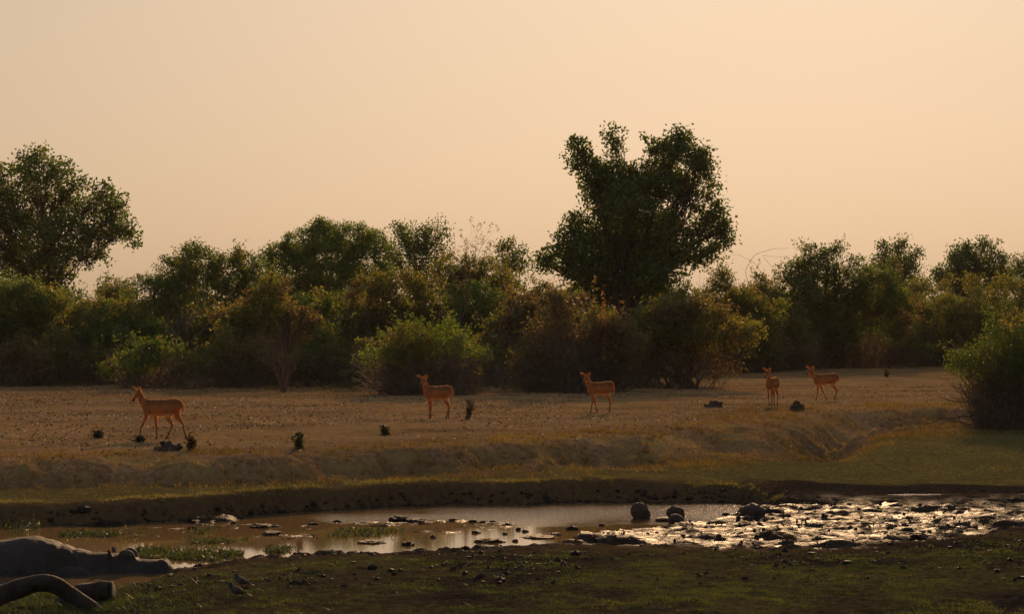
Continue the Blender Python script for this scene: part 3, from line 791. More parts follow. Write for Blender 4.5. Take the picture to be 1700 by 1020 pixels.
# broken branches at the foot of the thicket
b = at(915, 648)
fb = tag(empty('fallen_branch', b), 'pale broken branches lying at the foot of the dry-stem thicket', 'branch')
dm = []
for k_ in range(9):
    branching(np.array([rng.uniform(-.7, .5), rng.uniform(-.3, .3), rng.uniform(.02, .25)]), unit(np.array([rng.normal(.3, .5), 0, rng.uniform(.2, .9)])), rng.uniform(.3, .7), .025, 2, rng, dm, [], .5)
link('limbs', branch_mesh('limbs', dm), M['twig_pale'], fb)

# ------------------------------------------------------------------ animals
def loft(pts, ry, rz, lat=(0, 1, 0), n=16):
    P = np.array(pts, float); k = len(P)
    t = unit(np.gradient(P, axis=0)); lat = np.array(lat, float)
    e1 = unit(lat[None] - (t @ lat)[:, None] * t); e2 = np.cross(t, e1)
    a = np.arange(n) * 2 * math.pi / n
    ry = np.broadcast_to(np.asarray(ry, float), (k,)); rz = np.broadcast_to(np.asarray(rz, float), (k,))
    v = P[:, None] + e1[:, None] * (np.cos(a)[None, :, None] * ry[:, None, None]) + e2[:, None] * (np.sin(a)[None, :, None] * rz[:, None, None])
    v = np.concatenate([v.reshape(-1, 3), P[:1], P[-1:]])
    f = []
    for i in range(k - 1):
        for j in range(n):
            f.append((i * n + j, i * n + (j + 1) % n, (i + 1) * n + (j + 1) % n, (i + 1) * n + j))
    for j in range(n):
        f.append((k * n, (j + 1) % n, j)); f.append((k * n + 1, (k - 1) * n + j, (k - 1) * n + (j + 1) % n))
    return v, f

def ball(c, r, n=12):
    c = np.array(c, float); r = np.broadcast_to(np.array(r, float), (3,))
    th = np.linspace(.12, math.pi - .12, 9)
    return loft([c + np.array([0, 0, -math.cos(t) * r[2]]) for t in th], [math.sin(t) * r[1] for t in th], [math.sin(t) * r[0] for t in th], (0, 1, 0), n)

def smoothed(pts, rads, k=4):
    """Catmull-Rom through joints so limbs bend softly."""
    P = np.array(pts, float); A = np.array(rads, float)
    Q = np.concatenate([P, A[:, None] if A.ndim == 1 else A], 1)
    Q = np.concatenate([2 * Q[:1] - Q[1:2], Q, 2 * Q[-1:] - Q[-2:-1]])
    out = []
    for i in range(1, len(Q) - 2):
        for t in np.linspace(0, 1, k, endpoint=False):
            out.append(.5 * (2 * Q[i] + (Q[i + 1] - Q[i - 1]) * t + (2 * Q[i - 1] - 5 * Q[i] + 4 * Q[i + 1] - Q[i + 2]) * t * t + (3 * Q[i] - Q[i - 1] - 3 * Q[i + 1] + Q[i + 2]) * t ** 3))
    out.append(Q[-2]); out = np.array(out)
    return out[:, :3], out[:, 3:]

def body_mesh(name, lofts, voxel, smooth=4):
    """Melt overlapping lofts into one continuous skin."""
    vs, fs, o = [], [], 0
    for v, f in lofts:
        vs.extend(map(tuple, v)); fs.extend([tuple(i + o for i in q) for q in f]); o += len(v)
    me = bpy.data.meshes.new(name + '_rough'); me.from_pydata(vs, [], fs)
    bm = bmesh.new(); bm.from_mesh(me); bmesh.ops.recalc_face_normals(bm, faces=bm.faces); bm.to_mesh(me); bm.free()
    tmp = bpy.data.objects.new(name, me); COL.objects.link(tmp)
    md = tmp.modifiers.new('r', 'REMESH'); md.mode = 'VOXEL'; md.voxel_size = voxel
    md2 = tmp.modifiers.new('s', 'SMOOTH'); md2.factor = .5; md2.iterations = smooth
    dg = bpy.context.evaluated_depsgraph_get()
    res = bpy.data.meshes.new_from_object(tmp.evaluated_get(dg))
    bpy.data.objects.remove(tmp); bpy.data.meshes.remove(me)
    res.name = name
    res.polygons.foreach_set('use_smooth', np.full(len(res.polygons), True))
    return res

def coords(me):
    a = np.empty(len(me.vertices) * 3, np.float32); me.vertices.foreach_get('co', a); return a.reshape(-1, 3)

def paint(me, name, col):
    at_ = me.attributes.new(name, 'FLOAT_COLOR', 'POINT')
    c = np.ones((len(me.vertices), 4), np.float32); c[:, :3] = col
    at_.data.foreach_set('color', c.ravel())

def attr_mat(name, attr, rough=.7, bump=.3, bscale=60, spec=.2, var=.35, coat=0.0):
    m, nt, out = mat_new(name)
    p = N(nt, 'BsdfPrincipled'); a = N(nt, 'Attribute', attribute_name=attr)
    v = N(nt, 'TexCoord').outputs['Object']
    n = noise_tex(nt, bscale, 5, v)
    c = mixc(nt, var, a.outputs['Color'], ramp(nt, n, [(.3, (.45, .45, .45)), (.7, (1.35, 1.35, 1.35))]), 'MULTIPLY')
    nt.links.new(c, p.inputs['Base Color'])
    p.inputs['Roughness'].default_value = rough; p.inputs['Specular IOR Level'].default_value = spec
    p.inputs['Sheen Weight'].default_value = coat; p.inputs['Sheen Tint'].default_value = (1, .75, .5, 1)
    if bump:
        b = N(nt, 'Bump'); b.inputs['Strength'].default_value = bump; b.inputs['Distance'].default_value = .02
        nt.links.new(n, b.inputs['Height']); nt.links.new(b.outputs[0], p.inputs['Normal'])
    nt.links.new(p.outputs[0], out.inputs[0])
    return m
M['coat'] = attr_mat('antelope_coat', 'coat', .8, .2, 50, .06, .45, .15)
m, nt, out = mat_new('antelope_fur')
a = N(nt, 'Attribute', attribute_name='coat'); d_ = N(nt, 'BsdfDiffuse'); t_ = N(nt, 'BsdfTranslucent'); ms = N(nt, 'MixShader'); ms.inputs[0].default_value = .55
nt.links.new(a.outputs['Color'], d_.inputs[0]); nt.links.new(mixc(nt, 1.0, a.outputs['Color'], (1.7, 1.6, 1.4), 'MULTIPLY'), t_.inputs[0])
nt.links.new(d_.outputs[0], ms.inputs[1]); nt.links.new(t_.outputs[0], ms.inputs[2]); nt.links.new(ms.outputs[0], out.inputs[0])
M['fur'] = m
M['eye'] = solid_mat('dark_eye', (.006, .004, .003), (.01, .007, .005), 5, .15, spec=.5)
M['horn'] = solid_mat('hoof_horn', (.012, .010, .009), (.025, .02, .018), 30, .5, coords='obj')

STAND_F = [(-.25, .62), (-.24, .47), (-.235, .27), (-.24, .075), (-.25, 0)]
STAND_H = [(.27, .68), (.21, .49), (.33, .31), (.295, .075), (.28, 0)]
def antelope(label, u, py, yaw, fn, ff, hn, hf, neck, head_yaw, head_pitch, scale=1.0, trunk_tilt=0.0):
    """Faces -X before the turn; near side is -Y. Legs are joint lists (x, z)."""
    b = at(u, py)
    root = tag(empty('antelope', b, R(yaw)), label, 'antelope', 'antelopes crossing the plain')
    root.scale = (scale,) * 3
    st = [(-.375, .645, .03, .05), (-.345, .645, .075, .105), (-.28, .65, .105, .145), (-.16, .648, .122, .168), (-.02, .645, .130, .170), (.12, .66, .130, .158), (.22, .685, .122, .145), (.31, .70, .112, .138), (.375, .70, .085, .108), (.41, .69, .04, .06)]
    L = [loft([(x, 0, z + trunk_tilt * x) for x, z, _, _ in st], [q[2] for q in st], [q[3] for q in st], n=20)]
    nb, nt_ = np.array([-.25, 0, .69]), np.array(neck)
    mid = nb * .45 + nt_ * .55 + np.array([-.02, 0, -.035])
    P, A = smoothed([nb, mid, nt_], [(.085, .125), (.055, .075), (.045, .058)])
    L.append(loft(P, A[:, 0], A[:, 1]))
    hy, hp = R(head_yaw), R(head_pitch)
    fwd = np.array([-math.cos(hy) * math.cos(hp), math.sin(-hy) * math.cos(hp), -math.sin(hp)])
    lat = np.array([-math.sin(hy) * -1, -math.cos(hy) * -1, 0]) if False else np.array([-math.sin(hy), math.cos(hy), 0])
    lat = unit(lat - fwd * (lat @ fwd)); up = np.cross(fwd, lat)
    if up[2] < 0: up = -up
    h0 = nt_ + np.array([0, 0, .01]) - fwd * .035
    hs = [(0, .03, .035), (.02, .046, .055), (.07, .052, .062), (.12, .042, .052), (.17, .031, .038), (.215, .027, .031), (.245, .022, .025), (.255, .01, .012)]
    L.append(loft([h0 + fwd * q[0] - up * q[0] * .06 for q in hs], [q[1] for q in hs], [q[2] for q in hs], lat))
    for s in (-1, 1):
        e0 = h0 + fwd * .015 + lat * s * .035 + up * .03
        ed = unit(lat * s * .85 + up * .62 - fwd * .12)
        face = unit(np.cross(ed, fwd))
        es = [(0, .016, .016), (.03, .030, .015), (.075, .041, .015), (.115, .034, .014), (.15, .017, .011), (.168, .006, .007)]
        L.append(loft([e0 + ed * q[0] for q in es], [q[1] for q in es], [q[2] for q in es], face, 10))
    rf = [.062, .040, .025, .0165, .020]; rh = [.088, .062, .028, .0175, .020]
    for J, s, rr, w0, w1 in ((fn, -1, rf, .075, .062), (ff, 1, rf, .075, .062), (hn, -1, rh, .062, .058), (hf, 1, rh, .062, .058)):
        pts = [(x, s * (w0 + (w1 - w0) * i / 4), z + (.012 if i == 4 else 0)) for i, (x, z) in enumerate(J)]
        # knees and fetlocks are a little thicker than the shanks
        (xa, ya, za), (xb, yb, zb) = pts[2], pts[3]
        pts.insert(3, ((xa + xb) / 2, (ya + yb) / 2, (za + zb) / 2)); rr2 = rr[:3] + [.0145 if rr is rf else .016] + rr[3:]
        P, A = smoothed(pts, rr2)
        L.append(loft(P, A[:, 0] * .92, A[:, 0] * 1.05, n=10))
    P, A = smoothed([(.395, 0, .75), (.43, 0, .70), (.435, 0, .60), (.43, 0, .53)], [.022, .02, .018, .008])
    L.append(loft(P, A[:, 0], A[:, 0], n=8))
    me = body_mesh('antelope_body', L, .0135, 2)
    co = coords(me)
    rust = np.array([.31, .130, .048]); pale = np.array([.55, .30, .13]); dark = np.array([.10, .045, .02])
    belly = ss((.56 - co[:, 2]) / .06) * (np.abs(co[:, 0]) < .27) * ss((co[:, 2] - .42) / .05)
    col = rust[None] * (1 - .85 * belly[:, None]) + pale[None] * .85 * belly[:, None]
    back = ss((co[:, 2] - .66) / .12) * ss((co[:, 0] + .36) / .1)
    col = col * (1 - .42 * back[:, None])  # darker back: shading put into the coat colour
    col = col * (1 + .35 * fbm(co[:, 0] * 7, co[:, 1] * 7, co[:, 2] * 7, oct=3))[:, None]
    rel = co - h0; al = rel @ fwd
    onhead = (np.abs(rel @ lat) < .07) & (np.linalg.norm(rel - al[:, None] * fwd, axis=1) < .085) & (al > .12)
    mz = (ss((al - .17) / .05) * onhead)[:, None]
    col = col * (1 - mz) + dark[None] * mz
    chin = (onhead & ((rel @ up) < -.02) & (al < .2))
    col[chin] = pale
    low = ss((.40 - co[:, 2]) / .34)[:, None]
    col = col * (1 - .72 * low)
    hoof = (co[:, 2] < .035)
    col[hoof] = (.02, .015, .012)
    paint(me, 'coat', col)
    link('body', me, M['coat'], root)
    rg = rng_of(int(u)); pk = rg.integers(0, len(co), 9000)
    nr_ = np.empty(len(co) * 3, np.float32); me.vertices.foreach_get('normal', nr_); nr_ = nr_.reshape(-1, 3)[pk]
    pk_c = co[pk]; dr = unit(nr_ * .75 + np.array([.55, 0, -.35]) + rg.normal(0, .2, nr_.shape))
    sd = unit(np.cross(dr, rg.normal(size=dr.shape))) * .003
    ln_ = (rg.uniform(.010, .024, len(pk)) * np.where(pk_c[:, 2] < .3, .5, 1))[:, None]
    fv = np.stack([pk_c - sd, pk_c + sd, pk_c + dr * ln_], 1).reshape(-1, 3)
    fm = mesh_np('fur', fv, np.arange(len(fv)).reshape(-1, 3), False, vert_attr={'coat': np.repeat(np.concatenate([col, np.ones((len(col), 1))], 1)[pk], 3, 0)})
    link('fur', fm, M['fur'], root)
    for s in (-1, 1):
        ev, ef = ball(h0 + fwd * .085 + lat * s * .046 + up * .024, .014, 8)
        em = bpy.data.meshes.new('eye'); em.from_pydata([tuple(v) for v in ev], [], ef)
        link('eye', em, M['eye'], root)
    nv, nf = ball(h0 + fwd * .252 - up * .012, (.018, .02, .016), 8)
    em = bpy.data.meshes.new('nose'); em.from_pydata([tuple(v) for v in nv], [], nf)
    link('nose', em, M['eye'], root)
    return root

antelope('antelope walking at far left, nearest the bank', 268, 731, 0,
         [(-.27, .61), (-.30, .47), (-.385, .28), (-.445, .07), (-.445, 0)], [(-.2, .61), (-.14, .48), (-.112, .27), (-.10, .08), (-.12, 0)],
         [(.25, .68), (.14, .48), (.225, .31), (.14, .085), (.09, 0)], [(.29, .68), (.30, .49), (.41, .345), (.48, .085), (.485, 0)],
         (-.455, 0, .945), 32, 46)
antelope('antelope standing in front of the round bush beside a seedling', 726, 696, 33,
         [(-.24, .61), (-.23, .47), (-.225, .27), (-.235, .075), (-.255, 0)], [(-.22, .61), (-.2, .47), (-.19, .27), (-.18, .075), (-.19, 0)],
         [(.26, .68), (.20, .49), (.30, .31), (.24, .08), (.21, 0)], [(.29, .68), (.25, .49), (.37, .32), (.37, .08), (.365, 0)],
         (-.395, 0, .985), 22, 55)
antelope('antelope in front of the dry-stem thicket, head raised', 996, 686, 30,
         [(-.25, .61), (-.26, .47), (-.285, .27), (-.32, .075), (-.345, 0)], [(-.2, .61), (-.16, .47), (-.12, .27), (-.06, .08), (-.05, 0)],
         [(.27, .68), (.2, .49), (.29, .31), (.27, .08), (.26, 0)], [(.29, .68), (.25, .49), (.35, .31), (.35, .08), (.345, 0)],
         (-.42, 0, .955), 18, 50, 1.0, .03)
antelope('antelope facing the camera, left one of the right-hand pair', 1282, 675, 66,
         STAND_F, [(-.22, .61), (-.17, .47), (-.13, .27), (-.08, .08), (-.08, 0)], STAND_H, [(.29, .68), (.25, .49), (.36, .32), (.36, .08), (.35, 0)],
         (-.37, 0, .985), -30, 50)
antelope('antelope walking side-on at far right of the herd', 1370, 665.5, 10,
         [(-.25, .61), (-.26, .47), (-.265, .27), (-.30, .075), (-.33, 0)], [(-.2, .61), (-.13, .47), (-.06, .29), (.04, .08), (.065, 0)],
         [(.27, .68), (.22, .49), (.36, .33), (.31, .085), (.27, 0)], [(.28, .68), (.27, .49), (.38, .34), (.345, .085), (.305, 0)],
         (-.47, 0, .925), 26, 30, 1.0, .05)

# hippopotamus lying in the wallow
b = Vector(((60 - 850) * 32.5 / F, 32.5, 0.0))
root = tag(empty('hippopotamus', b), 'mud-grey hippopotamus lying half sunk in the wallow at lower left', 'hippopotamus')
L = [loft([(-2.35, .05, -.3), (-2.15, .05, -.25), (-1.7, .03, -.22), (-1.0, 0, -.2), (-.45, 0, -.21), (0, 0, -.2), (.22, 0, -.2), (.45, 0, -.2), (.75, 0, -.2), (1.0, 0, -.2)],
          [.2, .5, .68, .74, .74, .70, .64, .54, .44, .3], [.2, .45, .58, .61, .625, .67, .61, .535, .455, .3], n=28),
     loft([(.3, 0, -.14), (.6, 0, -.13), (.97, 0, -.06), (1.18, 0, -.05), (1.33, 0, -.06), (1.45, 0, -.06), (1.57, 0, -.06), (1.68, 0, -.06), (1.76, 0, -.08)],
          [.42, .38, .30, .26, .24, .26, .27, .24, .12], [.42, .39, .31, .28, .23, .215, .22, .20, .11], n=24),
     ball((.55, -.52, -.12), (.34, .26, .24), 16), ball((.62, .52, -.12), (.34, .26, .24), 16), ball((.84, -.3, -.1), (.22, .16, .14), 14)]
for s in (-1, 1):
    L.append(ball((1.18, s * .135, .19), (.12, .085, .115), 14))
    L.append(ball((1.63, s * .12, .085), (.10, .08, .085), 14))
    L.append(loft([(.97, s * .17, .17), (.975, s * .19, .245), (.965, s * .2, .29), (.955, s * .205, .335)], [.045, .05, .04, .012], [.03, .03, .025, .012], n=10))
me = body_mesh('hippopotamus_body', L, .027, 4)
co = coords(me)
nz = fbm(co[:, 0] * 4, co[:, 1] * 4, co[:, 2] * 4, oct=3)
fold = np.exp(-((co[:, 0] - .42 + .25 * co[:, 2]) / .035) ** 2) + np.exp(-((co[:, 0] - .60 + .3 * co[:, 2]) / .03) ** 2) + .8 * np.exp(-((co[:, 0] - .80 + .35 * co[:, 2]) / .03) ** 2)
nrm = np.empty(len(me.vertices) * 3, np.float32); me.vertices.foreach_get('normal', nrm); nrm = nrm.reshape(-1, 3)
co2 = co + nrm * (.012 * nz - .014 * fold + .006 * fbm(co[:, 0] * 16, co[:, 1] * 16, co[:, 2] * 16, oct=2))[:, None]
me.vertices.foreach_set('co', co2.ravel().astype(np.float32)); me.update()
col = np.array([.040, .035, .032])[None] * (1 + .5 * nz[:, None]) + np.zeros((len(co), 3))
mudp = ss((fbm(co[:, 0] * 2.5 + 4, co[:, 1] * 2.5, co[:, 2] * 2.5, oct=4) - .12) / .1)[:, None]
col = col * (1 - mudp) + np.array([.032, .026, .022])[None] * mudp
paint(me, 'hide', col)
M['hide'] = attr_mat('hippopotamus_hide', 'hide', .8, 1.0, 22, .08, .6)
link('body', me, M['hide'], root)
for s in (-1, 1):
    ev, ef = ball((1.235, s * .20, .225), .022, 8)
    em = bpy.data.meshes.new('eye'); em.from_pydata([tuple(v) for v in ev], [], ef)
    link('eye', em, M['eye'], root)

# doves
M['plumage'] = attr_mat('dove_plumage', 'plume', .85, .2, 90, .05, .35)
def dove(label, u, py, yaw, sc_):
    b = at(u, py)
    root = tag(empty('dove', b, R(yaw)), label, 'dove', 'doves on the near bank')
    root.scale = (sc_,) * 3
    P, A = smoothed([(-.085, 0, .155), (-.07, 0, .15), (-.055, 0, .125), (-.03, 0, .095), (.01, 0, .08), (.05, 0, .065), (.08, 0, .052)], [(.008, .008), (.02, .021), (.021, .026), (.036, .040), (.042, .044), (.028, .028), (.012, .010)])
    L = [loft(P, A[:, 0], A[:, 1], n=14), ball((-.072, 0, .158), (.021, .019, .019), 10),
         loft([(.06, 0, .062), (.11, 0, .045), (.16, 0, .028), (.175, 0, .022)], [.022, .024, .026, .016], [.009, .006, .005, .003], n=10)]
    for s in (-1, 1):
        L.append(loft([(-.03, s * .034, .10), (.02, s * .038, .085), (.07, s * .026, .066), (.115, s * .012, .05)], [.007, .010, .008, .003], [.02, .03, .02, .006], n=8))
    me = body_mesh('dove_body', L, .0055, 2)
    co = coords(me)
    g = np.array([.075, .065, .062]); br = np.array([.06, .045, .034])
    w = ss((co[:, 0] + .02) / .05)[:, None]
    col = g * (1 - w) + br * w
    col[(co[:, 0] > .145)] = (.30, .22, .16)
    col[(np.abs(co[:, 0] + .058) < .008) & (co[:, 2] > .115)] = (.02, .02, .02)
    paint(me, 'plume', col)
    link('body', me, M['plumage'], root)
    bv, bf = loft([(-.09, 0, .157), (-.105, 0, .152), (-.112, 0, .147)], [.005, .0035, .001], [.005, .0035, .001], n=6)
    bm_ = bpy.data.meshes.new('beak'); bm_.from_pydata([tuple(v) for v in bv], [], bf); link('beak', bm_, M['horn'], root)
    for s in (-1, 1):
        lv, lf = loft([(0, s * .016, .05), (.004, s * .016, .025), (-.004, s * .016, .0)], [.004, .003, .004], [.004, .003, .004], n=6)
        lm = bpy.data.meshes.new('leg'); lm.from_pydata([tuple(v) for v in lv], [], lf); link('leg', lm, M['leg'], root)
M['leg'] = solid_mat('dove_leg', (.18, .06, .04), (.25, .09, .06), 10, .6)
dove('grey dove with pale tail tip, nearer of the two', 393, 994, -8, 1.0)
dove('grey dove standing just behind the pale-tailed one', 401, 976, -15, .9)

# ------------------------------------------------------------------ logs, rocks, clods, mounds, seedlings
M['log'] = solid_mat('weathered_log', (.018, .013, .010), (.06, .044, .032), 5, .85, .9, 24, spec=.12, coords='obj')
M['log_end'] = solid_mat('sawn_log_end', (.03, .022, .016), (.07, .05, .036), 20, .85, .6, 40, spec=.12, coords='obj')
def rod(name, pts, rads, parent, mat, n=18, seed=0):
    P, A = smoothed(pts, rads, 7)
    v, f = loft(P, A[:, 0], A[:, 0], (0, 1, .2), n)
    nn = fbm(v[:, 0] * 5 + seed, v[:, 1] * 5, v[:, 2] * 9, oct=3)
    c = np.repeat(P, n, 0)
    v[:len(c)] = c + (v[:len(c)] - c) * (1 + .24 * nn[:len(c), None])
    me = bpy.data.meshes.new(name); me.from_pydata([tuple(q) for q in v], [], f)
    me.polygons.foreach_set('use_smooth', np.full(len(me.polygons), True))
    return link(name, me, M[mat], parent)
d0 = 27.3
b = Vector(px3(60, 1010, d0)); b.z = gz(b.x, b.y)
lg = tag(empty('fallen_log', b), 'smooth bent fallen log arching at the lower left corner', 'log')
P = [px3(u_, p_, d0 + dd) - np.array(b) for u_, p_, dd in ((-120, 1012, -.3), (-40, 1000, -.2), (10, 986, -.1), (45, 974, 0), (75, 970, 0), (100, 978, .05), (125, 993, .1), (148, 1008, .1), (165, 1022, .1))]
rod('trunk', P, [.12, .115, .105, .098, .092, .09, .088, .08, .07], lg, 'log')
b = Vector(px3(160, 1000, 28.2)); b.z = gz(b.x, b.y)
lg = tag(empty('log_stump', b), 'short thick log with a cut end behind the bent log', 'log')
P = [px3(u_, p_, 28.2 + dd) - np.array(b) for u_, p_, dd in ((95, 1010, .2), (130, 991, .1), (160, 984, 0), (185, 982, -.05))]
rod('trunk', P, [.10, .115, .12, .115], lg, 'log', seed=5)
e = P[-1]; v_, f_ = ball(e + np.array([.005, 0, 0]), (.02, .112, .112), 14)
em = bpy.data.meshes.new('cut_end'); em.from_pydata([tuple(q) for q in v_], [], f_); link('cut_end', em, M['log_end'], lg)

M['mud'] = solid_mat('wet_mud', (.012, .010, .009), (.034, .027, .023), 14, .8, .6, 40, spec=.08)
M['rock'] = solid_mat('muddy_rock', (.028, .020, .015), (.075, .052, .038), 7, .75, .8, 18, spec=.15)
M['dark_soil'] = solid_mat('dark_clod_soil', (.022, .015, .010), (.07, .046, .028), 12, .95, .6, 30)
_ico = bmesh.new(); bmesh.ops.create_icosphere(_ico, subdivisions=4, radius=1)
ICO_V = np.array([v.co[:] for v in _ico.verts]); ICO_F = np.array([[v.index for v in f.verts] for f in _ico.faces]); _ico.free()
_ico = bmesh.new(); bmesh.ops.create_icosphere(_ico, subdivisions=2, radius=1)
ICO2_V = np.array([v.co[:] for v in _ico.verts]); ICO2_F = np.array([[v.index for v in f.verts] for f in _ico.faces]); _ico.free()
def lump(name, size, seed, rough=.22, freq=1.6, tilt=0.0, low=False):
    V, Fc = (ICO2_V, ICO2_F) if low else (ICO_V, ICO_F)
    n = fbm(V[:, 0] * freq + seed * 3.1, V[:, 1] * freq + seed, V[:, 2] * freq, oct=4, gain=.55)
    v = V * (1 + rough * 1.6 * n)[:, None] * np.array(size)
    if tilt:
        c, s = math.cos(tilt), math.sin(tilt)
        v = np.stack([v[:, 0] * c + v[:, 2] * s, v[:, 1], -v[:, 0] * s + v[:, 2] * c], -1)
    return mesh_np(name, v, Fc, True)
def put_lump(name, label, cat, u, py, w, h, seed, mat='mud', group=None, sink=.25, z=None, rough=.22, tilt=0.0, freq=1.6, dep=.8, low=False):
    p = at(u, py, z)
    k = p.y / F
    me = lump(name, (w * k * .5, w * k * .5 * dep, h * k * .62), seed, rough, freq, tilt, low)
    o = link(name, me, M[mat], loc=p + Vector((0, 0, h * k * .62 * (1 - 2 * sink))))
    return tag(o, label, cat, group)
put_lump('rock', 'smooth tilted brown rock standing out of the pool', 'rock', 1063, 862, 30, 29, 1, 'rock', z=0, rough=.2, tilt=-.6, sink=.28, freq=1.3)
rk = put_lump('rock', 'rounded grey-brown rock with a dark lump behind it', 'rock', 1122, 870, 26, 17, 2, 'rock', z=0, rough=.08, sink=.25)
put_lump('mud_clod', 'dark lumpy clod perched behind the rounded rock', 'clod', 1122, 862, 26, 22, 3, 'dark_soil', z=0, rough=.3)
put_lump('mud_clod', 'low dark clod stretching left of the rounded rock', 'clod', 1103, 866, 32, 7, 4, 'rock', z=0, rough=.12)
put_lump('mud_hump', 'large mud-caked hump at the right end of the pool', 'mud hump', 1248, 869, 48, 34, 5, 'rock', z=0, rough=.26, sink=.25, freq=1.3)
put_lump('mud_hump', 'second wet mud hump joining the large one on its right', 'mud hump', 1276, 866, 60, 24, 6, 'mud', z=0, rough=.35, sink=.3)
G1 = 'mud clods lying in the pool'
for i, (u_, p_, w_, h_, lab) in enumerate([
        (662, 866, 26, 15, 'largest dark clod rising from the middle of the pool'), (690, 867, 26, 8, 'flat dark clod touching the largest clod in the pool'),
        (434, 876, 30, 9, 'low wet clod at the back of the pool\'s left half'), (452, 888, 30, 9, 'wet grey clod in front of the low one at the pool\'s left'),
        (500, 924, 26, 13, 'wet clod beside the floating weeds near the front shore'), (676, 906, 18, 9, 'small pinkish clod alone in the smooth front water'),
        (615, 902, 38, 7, 'long flat clod in the middle of the pool front'), (812, 900, 40, 9, 'long glinting clod right of the pool\'s middle'),
        (800, 912, 16, 11, 'upright clod close to the front shore at centre'), (772, 913, 12, 10, 'narrow clod left of the upright one at the front shore'),
        (745, 916, 18, 5, 'flattest clod by the front shore at centre'), (895, 893, 44, 6, 'long thin mud bar in the pool\'s smooth right half'),
        (950, 880, 18, 10, 'dark clod at the right tip of the long mud bar'), (922, 889, 20, 6, 'small clod between mud bar and its dark tip'),
        (1478, 896, 34, 14, 'dark clod standing in the glittering mud at right'), (1518, 890, 24, 8, 'smaller clod right of the dark one in glittering mud')]):
    put_lump('mud_clod', lab, 'clod', u_, p_, w_ * 1.15, h_ * .75, 20 + i, 'mud', G1, z=0 if u_ < 1300 else None, rough=.5, sink=.42, low=False, freq=2.6, dep=1.3)
for i, (u_, p_) in enumerate([(388, 870), (320, 879), (752, 866), (785, 868), (800, 869), (818, 869), (842, 873), (860, 881), (838, 888), (790, 886), (560, 868), (520, 872), (1205, 856), (720, 894), (855, 900), (872, 884), (1000, 874)]):
    put_lump('mud_clod', 'small dark crumb of mud breaking the surface of the pool', 'clod', u_, p_, 9 + (i * 7) % 8, 6, 60 + i, 'mud', 'small mud crumbs in the pool', z=0, rough=.5, sink=.45, low=True)

def mound(label, u, py, w, h, seed, mat='dark_soil'):
    rg = rng_of(300 + seed); p = at(u, py); k = p.y / F
    o = tag(empty('soil_mound', p), label, 'soil mound', 'dark soil mounds on the plain')
    n = 26; gx, gy = np.meshgrid(np.linspace(-1, 1, n), np.linspace(-1, 1, n)); r_ = np.hypot(gx, gy)
    zz = h * k * (np.clip(1.25 - 1.35 * r_ ** .9, -.12, 1.1) + .8 * np.maximum(fbm(gx * 5 + seed, gy * 5, oct=3), 0) * (r_ < .7))
    ii = (np.arange(n - 1)[:, None] * n + np.arange(n - 1)[None, :]).ravel()
    link('heap', mesh_np('heap', np.stack([gx.ravel() * w * k * .5, gy.ravel() * w * k * .4, zz.ravel() - .02], -1), np.stack([ii, ii + 1, ii + n + 1, ii + n], -1), True), M[mat], o)
    for j in range(7):
        a = rg.uniform(0, 6.28); q = rg.uniform(.05, .45) * w * k; s = rg.uniform(.03, .06) * w * k + .012
        x_, y_ = math.cos(a) * q, math.sin(a) * q * .6
        link('clod', lump('clod', (s, s, s * .9), seed * 20 + j, .3, 2.0, low=True), M[mat], o, (x_, y_, h * k * max(0, 1 - (q / (w * k * .5)) ** 1.6) + s * .3))
mound('dark crumbly soil mound just below the leftmost antelope', 278, 748, 62, 13, 1)
mound('dark soil mound on the gully lip by the antelope pair', 1322, 682, 38, 13, 2)
mound('low dark soil mound left of the gully lip', 1186, 677, 44, 10, 3)

M['leaf_seedling'] = leaf_mat('seedling_leaf', [(0, (.014, .024, .006)), (.6, (.03, .042, .010)), (1, (.07, .06, .02))], .3)
M['leaf_seedling_dry'] = leaf_mat('dry_seedling_leaf', [(0, (.025, .018, .010)), (.6, (.05, .038, .018)), (1, (.10, .07, .03))], .3)
def seedling(label, u, py, h, w, seed, leaf='leaf_seedling'):
    rg = rng_of(400 + seed); p = at(u, py); k = p.y / F; H, W = h * k, w * k
    o = tag(empty('seedling', p), label, 'seedling', 'seedlings on the plain')
    n = 7
    p0 = np.zeros((n, 3)); p0[:, 2] = -.02; p0[:, :2] = rg.normal(0, .02, (n, 2))
    p1 = np.stack([rg.normal(0, W * .3, n), rg.normal(0, W * .3, n), rg.uniform(.6, 1, n) * H], -1)
    pp = bent(p0, p1, 5, .05, rg)
    link('stems', mesh_np('stems', *tubes(pp, np.linspace(1, .4, 5)[None] * np.full((n, 1), .008), 4), True), M['twig'], o)
    q = np.repeat(pp[:, 1:].reshape(-1, 3), 9, 0); q = q + rg.normal(0, .035, q.shape)
    v, f = leaf_faces(q, .07, .04, rg, True)
    link('foliage', mesh_np('foliage', v, f, False, face_attr=rg.uniform(0, .9, len(f))), M[leaf], o)
seedling('small bushy dark seedling above the hollow in the bank', 497, 747, 25, 16, 1)
seedling('stiff dark seedling right of the standing antelope', 778, 697, 30, 14, 2, 'leaf_seedling_dry')
seedling('tiny seedling on the bare plain left of centre', 639, 722, 12, 10, 3)
seedling('seedling just right of the crumbly soil mound', 317, 750, 22, 10, 4, 'leaf_seedling_dry')
seedling('tiny green seedling by the leftmost antelope\'s front hoof', 231, 735, 9, 10, 5)
seedling('small seedling on the plain at far left', 160, 727, 11, 14, 6, 'leaf_seedling_dry')
seedling('leggy seedling at the back of the sandy clearing', 1471, 627, 14, 10, 7, 'leaf_seedling_dry')

